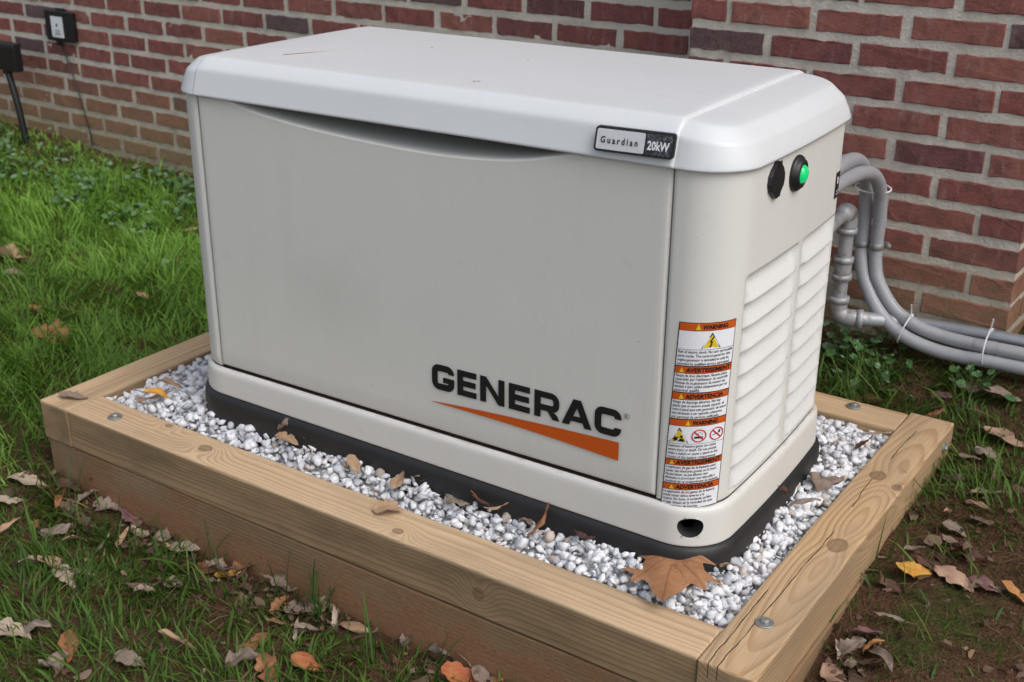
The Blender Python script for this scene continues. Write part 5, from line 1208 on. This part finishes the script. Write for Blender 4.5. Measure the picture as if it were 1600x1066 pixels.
# ------------------------------------------------------------------ grass
cam_r, cam_u, cam_f = np.array(_r), np.array(_u), np.array(_f); cam_p = np.array(CAM_POS)
m = NB("grass"); colv = m.attr("col", 'Color')
M_GRASS = m.done(colv, .55, Specular_IOR_Level=.25)
tr = m.n.new("ShaderNodeBsdfTranslucent"); m.link(m.mix(.5, colv, (.12, .16, .02)), tr.inputs[0]); ms = m.n.new("ShaderNodeMixShader"); ms.inputs[0].default_value = .28
m.link(m.b.outputs[0], ms.inputs[1]); m.link(tr.outputs[0], ms.inputs[2]); m.link(ms.outputs[0], m.out.inputs[0])
def blades(X, Y, Hh, Wd, lean, curve, colr, az=None, Z=None):
    n = len(X); az = rng.uniform(0, 2 * math.pi, n) if az is None else az; Z = ground_z(X, Y) - .004 if Z is None else Z
    dx, dy = np.cos(az), np.sin(az); fa = az + math.pi / 2 + rng.normal(0, .5, n); wx, wy = np.cos(fa), np.sin(fa)
    V = np.zeros((n, 7, 3)); 
    for k, (t, w) in enumerate(((0., .8), (.38, 1.), (.72, .72))):
        h = np.sin(np.minimum(lean + curve * t, 1.45)); reach = Hh * t * np.sin(lean + curve * t * .6); up = Hh * t * np.cos(lean + curve * t * .6)
        cx, cy, cz = X + dx * reach, Y + dy * reach, Z + up
        V[:, 2 * k] = np.stack([cx - wx * Wd * w / 2, cy - wy * Wd * w / 2, cz], 1); V[:, 2 * k + 1] = np.stack([cx + wx * Wd * w / 2, cy + wy * Wd * w / 2, cz], 1)
    reach = Hh * np.sin(lean + curve * .6); up = Hh * np.cos(lean + curve * .6); V[:, 6] = np.stack([X + dx * reach, Y + dy * reach, Z + np.maximum(up, .003)], 1)
    return V, np.repeat(colr[:, None, :], 7, 1)
def lawn_density(x, y):
    d = np.zeros_like(x)
    patch = value_noise(x, y, 3.1, 21) * .6 + value_noise(x, y, 8.5, 22) * .4
    left = (x < FX0 - .01); front = (y < FY0 - .01) & ~left; back = (y > FY1 + .005) & (x > FX0) & (x < FX1 + .02); right = (x > FX1 + .005)
    d = np.where(left, .30 + .95 * patch, d)
    fd = np.clip((FY0 - y) / .10, 0, 1); d = np.where(front, (.10 + .80 * fd) * np.clip(1.5 * patch - .02, .15, 1.25), d)
    d = np.where(left & (y < .12) & (x > -.75), d * (.35 + .6 * patch), d)
    d = np.where(back, .35 + .55 * patch, d)
    rb = smooth01((y - .42) / .45); d = np.where(right, (.05 + .55 * rb) * (.2 + 1.2 * patch), d)
    d = np.where((y > 1.33 + .03 * x) & left, d * .35, d); d = np.where((y > 1.10) & (x > .38), d * .25, d)
    return d
N = 620000
X = rng.uniform(-3.4, 2.3, N); Y = rng.uniform(-1.0, 1.46, N)
Pw = np.stack([X, Y, G(X, Y)], 1) - cam_p; zc = Pw @ cam_f; px = 800 + 1877 * (Pw @ cam_r) / zc; py = 533 - 1877 * (Pw @ cam_u) / zc
view = (px > -60) & (px < 1660) & (py > -60) & (py < 1180)
near = (px > -700) & (px < 2300) & (py < 1900)
inb = (X > FX0 - .006) & (X < FX1 + .006) & (Y > FY0 - .006) & (Y < FY1 + .006)
wallb = (Y > YW - .03 * X - .02) | ((X > XCH - .04) & (X < XCH1 + .04) & (Y > YCH - .03 * X - .01))
keep = (~inb) & (~wallb) & (rng.random(N) < lawn_density(X, Y) * np.where(view, .62, np.where(near, .16, .05)))
X, Y = X[keep], Y[keep]; n = len(X)
left = X < FX0; right = X > FX1
h = rng.gamma(5., .0098, n) * np.where(left, 1.12, np.where(right, .72, 1.0)) * (.65 + .7 * value_noise(X, Y, 2.3, 31)); h = np.clip(h * np.where(left, 1.05, .85), .010, .12)
h = np.where(left & (Y > .9), h * .72, h)
wd = rng.gamma(4., .00062, n) + .0007
cn = value_noise(X, Y, 4.0, 33)[:, None]; rv = rng.random((n, 1))
g0 = np.array([.044, .100, .012]); g1 = np.array([.118, .218, .028]); g2 = np.array([.14, .25, .05])
colr = g0 + (g1 - g0) * rv + (g2 - g0) * .40 * (cn > .55) * rng.random((n, 1)); dead = rng.random((n, 1)) < np.where(left, .08, .16)[:, None]
colr = colr * np.where(left, 1.25 + .85 * smooth01((Y - .35) / .7), np.where(right, .75, .66))[:, None]  # light in the colour: open far lawn brightened, foreground darkened as if shaded
colr = np.where(dead, np.array([.22, .165, .085]) * (.5 + .7 * rng.random((n, 1))), colr)
lean = np.abs(rng.normal(.25, .28, n)) + dead[:, 0] * .7; azn = 2 * math.pi * (value_noise(X, Y, 5.5, 41) * 1.6 + value_noise(X, Y, 16, 42) * .6) + rng.normal(0, 1.1, n)
tuft = value_noise(X, Y, 11, 43); h = h * (.55 + .95 * tuft); lean = lean + .35 * value_noise(X, Y, 9, 44)
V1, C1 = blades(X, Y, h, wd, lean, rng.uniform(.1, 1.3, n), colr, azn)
# taller loose blades along the front timber and a few by the right one
spots = [(.10, -.165, 4), (.135, -.17, 3), (.345, -.165, 6), (.375, -.16, 7), (.40, -.168, 6), (.30, -.18, 4), (-.30, -.16, 4), (-.13, -.20, 3), (-.37, -.17, 3), (.02, -.21, 5), (-.10, -.24, 6), (.28, -.26, 6), (.55, -.20, 5), (.66, -.185, 4), (1.235, .18, 2), (1.23, .36, 3), (1.25, .60, 5), (-.45, -.17, 4), (-.5, -.1, 6)]
TX, TY = [], []
for x, y, k in spots:
    for _ in range(k): TX.append(x + rng.normal(0, .014)); TY.append(min(y + rng.normal(0, .009), FY0 - .008) if x < 1.2 else y + rng.normal(0, .02))
TX, TY = np.array(TX), np.array(TY); k = len(TX)
V2, C2 = blades(TX, TY, rng.uniform(.07, .15, k), rng.uniform(.0022, .0040, k), np.abs(rng.normal(.15, .18, k)), rng.uniform(.1, .9, k), np.array([.030, .085, .012]) * (.7 + .8 * rng.random((k, 1))))
# flat straw and thatch
k = 6500; SX, SY = rng.uniform(-1.6, 1.9, k), rng.uniform(-.7, 1.15, k); kk = ~((SX > FX0 - .01) & (SX < FX1 + .01) & (SY > FY0 - .01) & (SY < FY1 + .01)) & (SY < 1.12); SX, SY = SX[kk], SY[kk]; k = len(SX)
V3, C3 = blades(SX, SY, rng.uniform(.02, .075, k), rng.uniform(.0008, .0018, k), rng.uniform(1.15, 1.45, k), rng.uniform(-.1, .15, k), np.array([.19, .135, .072]) * (.25 + .75 * rng.random((k, 1))), Z=ground_z(SX, SY) + .003)
# short fine turf and moss shoots filling in between
k = 90000; MX, MY = rng.uniform(-1.5, 2.0, k), rng.uniform(-.85, 1.12, k)
kk = ~((MX > FX0 - .006) & (MX < FX1 + .006) & (MY > FY0 - .006) & (MY < FY1 + .006)) & (MX > -.75 - .3 * (MY < 0)) & ~((MY > 1.08) & (MX > .35))
kk &= rng.random(k) < np.clip(2.6 * (value_noise(MX, MY, 5, 51) * .55 + value_noise(MX, MY, 14, 52) * .45) - .85, .04, 1) * np.where(MX > FX1, .75, 1.)
MX, MY = MX[kk], MY[kk]; k = len(MX)
V4, C4 = blades(MX, MY, rng.gamma(4, .0042, k) + .004, rng.uniform(.0008, .0018, k), np.abs(rng.normal(.4, .35, k)), rng.uniform(0, 1.2, k), np.array([.042, .085, .012]) * (.45 + .9 * rng.random((k, 1))) + np.array([.03, .02, .0]) * rng.random((k, 1)))
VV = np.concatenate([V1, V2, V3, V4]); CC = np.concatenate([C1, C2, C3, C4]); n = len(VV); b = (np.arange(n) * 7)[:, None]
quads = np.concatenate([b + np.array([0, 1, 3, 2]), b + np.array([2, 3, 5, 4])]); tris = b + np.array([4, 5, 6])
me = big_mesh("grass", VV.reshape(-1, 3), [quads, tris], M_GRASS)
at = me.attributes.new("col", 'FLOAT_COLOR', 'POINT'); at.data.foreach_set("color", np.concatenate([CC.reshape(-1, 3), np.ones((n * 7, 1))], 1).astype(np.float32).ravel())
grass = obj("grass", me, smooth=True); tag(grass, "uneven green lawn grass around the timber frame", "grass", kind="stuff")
print("grass blades", n)

# ------------------------------------------------------------------ ground ivy, weeds, crumbs of soil
m = NB("ivy"); rv = m.attr("rnd"); n1 = m.noise(m.world_pos(), 150, 3, .6)
c = m.ramp(rv, [(0., (.06, .14, .04)), (.5, (.13, .25, .10)), (1., (.24, .36, .22))]); M_IVY = m.done(m.mix(n1, c, m.mix(.5, c, (.03, .06, .02))), .5, Specular_IOR_Level=.4)
def ivy_leaf(seed):
    q = random.Random(seed); n_ = 12; V = [(0, 0, -.12)]
    for k in range(n_):
        t = 2 * math.pi * k / n_; r_ = 1 + .10 * (k % 2) - .45 * (k == 0); V.append((r_ * math.cos(t), r_ * math.sin(t), .16 * math.sin(2 * t + q.uniform(0, 3)) + q.uniform(-.06, .06)))
    return np.array(V), np.array([(0, 1 + k, 1 + (k + 1) % n_) for k in range(n_)])
IP, IS = [], []
for cx, cy, sx, sy, k in [(-1.98, 1.13, .10, .04, 70), (-1.72, 1.34, .10, .035, 90), (-1.60, 1.06, .07, .04, 60), (-1.86, 1.02, .06, .03, 45), (-2.35, 1.10, .12, .03, 60), (-2.55, 1.18, .12, .04, 60), (-2.12, 1.27, .12, .04, 40), (-1.50, 1.22, .08, .05, 70), (-1.45, .95, .06, .04, 25), (-1.9, 1.2, .3, .12, 60), (.92, 1.10, .06, .03, 40), (1.00, 1.02, .06, .03, 25), (-2.7, 1.30, .15, .06, 50), (-.95, .9, .10, .08, 18)]:
    xx, yy = rng.normal(cx, sx, k), rng.normal(cy, sy, k); ok = yy < YW - .03 * xx - .03; xx, yy = xx[ok], yy[ok]
    IP.append(np.stack([xx, yy, ground_z(xx, yy) + rng.uniform(.012, .055, len(xx)) * (1 if sx > .08 else .7)], 1)); IS.append(rng.uniform(.0060, .0130, len(xx)))
IP = np.vstack(IP); IS = np.concatenate(IS)
ivy = obj("ground_ivy", scatter("ground_ivy", [ivy_leaf(k) for k in range(8)], IP, IS, rand_rot(len(IP), .42), M_IVY, rng.random(len(IP))), smooth=True); tag(ivy, "low round-leaved ground ivy creeping through the lawn by the wall", "ivy", kind="stuff")
V, F = ivy_leaf(3); weed_leaf = mesh("leaf", V, [tuple(f) for f in F], M_IVY)
for (x, y, k, sp, hh, lab) in [(1.205, 1.045, 16, .055, .07, "leafy green weed in front of the conduits at right"), (.905, 1.06, 14, .05, .06, "small leafy weed under the gas pipe elbow"), (1.035, 1.03, 9, .04, .05, "sparse leafy weed below the lower cable tie")]:
    z0 = float(ground_z(x, y)); w = empty("leafy_weed", (x, y, z0)); tag(w, lab, "weed", "weeds by the chimney"); V, F = [], []
    for i_ in range(k):
        p = Vector((rnd.gauss(0, sp * .6), rnd.gauss(0, sp * .35), rnd.uniform(.35, 1.) * hh)); o = obj("leaf", weed_leaf, parent=w); o.location = p
        s = rnd.uniform(.008, .0135); o.scale = (s, s * rnd.uniform(.7, 1), s); o.rotation_euler = (rnd.gauss(0, .4), rnd.gauss(0, .4), rnd.uniform(0, 6.28))
        v_, f_ = tube([Vector((p.x * .3, p.y * .3, -.005)), p * .6, p], .0008, 5); b = len(V); V += v_; F += [tuple(b + q for q in f) for f in f_]
    obj("stem", mesh("stem", V, F, M_IVY), parent=w)
k = 2600; CX, CY = rng.uniform(-1.2, 1.9, k), rng.uniform(-.6, 1.1, k); kk = ~((CX > FX0 - .008) & (CX < FX1 + .008) & (CY > FY0 - .008) & (CY < FY1 + .008)); CX, CY = CX[kk], CY[kk]
M_CLOD = plain("soil_clod", (.095, .047, .026), .95, var=.45, scale=120)
sz = rng.gamma(2., .0011, len(CX)) + .0012
o = obj("soil_crumbs", scatter("soil_crumbs", [stone_variant(400 + q, 11) for q in range(8)], np.stack([CX, CY, ground_z(CX, CY) + sz * .3], 1), sz, rand_rot(len(CX), 1.), M_CLOD, rng.random(len(CX)))); tag(o, "crumbs of reddish brown soil on the bare ground", "soil", kind="stuff")

# broken leaf litter swept against the timbers: too small and mixed to count
BX, BY = [], []
for x0, x1, y, sp, k in [(-.45, -.15, -.19, .035, 60), (-.12, .06, -.175, .025, 70), (.12, .45, -.18, .028, 120), (.5, .8, -.17, .025, 60), (-.9, .6, -.45, .13, 130)]:
    BX.append(rng.uniform(x0, x1, k)); BY.append(np.minimum(rng.normal(y, sp, k), FY0 - .01))
for y0, y1, x, sp, k in [(-.05, .2, 1.27, .03, 90), (.2, .8, 1.33, .09, 60), (.0, .6, 1.5, .15, 60)]:
    BY.append(rng.uniform(y0, y1, k)); BX.append(np.maximum(rng.normal(x, sp, k), FX1 + .01))
BX, BY = np.concatenate(BX), np.concatenate(BY)
def bit(seed):
    q = random.Random(seed); n_ = 7; V = [(0, 0, .12)]
    for k in range(n_): t = 2 * math.pi * k / n_; r_ = q.uniform(.45, 1.1); V.append((r_ * 1.3 * math.cos(t), r_ * .8 * math.sin(t), q.uniform(-.25, .35)))
    return np.array(V), np.array([(0, 1 + k, 1 + (k + 1) % n_) for k in range(n_)])
m = NB("litter"); rv = m.attr("rnd"); n1 = m.noise(m.world_pos(), 220, 3, .6)
c = m.ramp(rv, [(0., (.07, .042, .028)), (.3, (.14, .088, .058)), (.55, (.20, .14, .10)), (.8, (.11, .052, .032)), (.93, (.27, .19, .125)), (1., (.26, .12, .045))]); M_LIT = m.done(m.mix(n1, c, m.mix(.5, c, (.05, .03, .02))), .8, Specular_IOR_Level=.2)
lit = obj("leaf_litter", scatter("leaf_litter", [bit(k) for k in range(14)], np.stack([BX, BY, ground_z(BX, BY) + rng.uniform(.002, .016, len(BX))], 1), rng.gamma(2.2, .0028, len(BX)) + .0015, rand_rot(len(BX), .6), M_LIT, rng.random(len(BX)))); tag(lit, "small brown broken leaf litter strewn along the timbers", "leaf litter", kind="stuff")
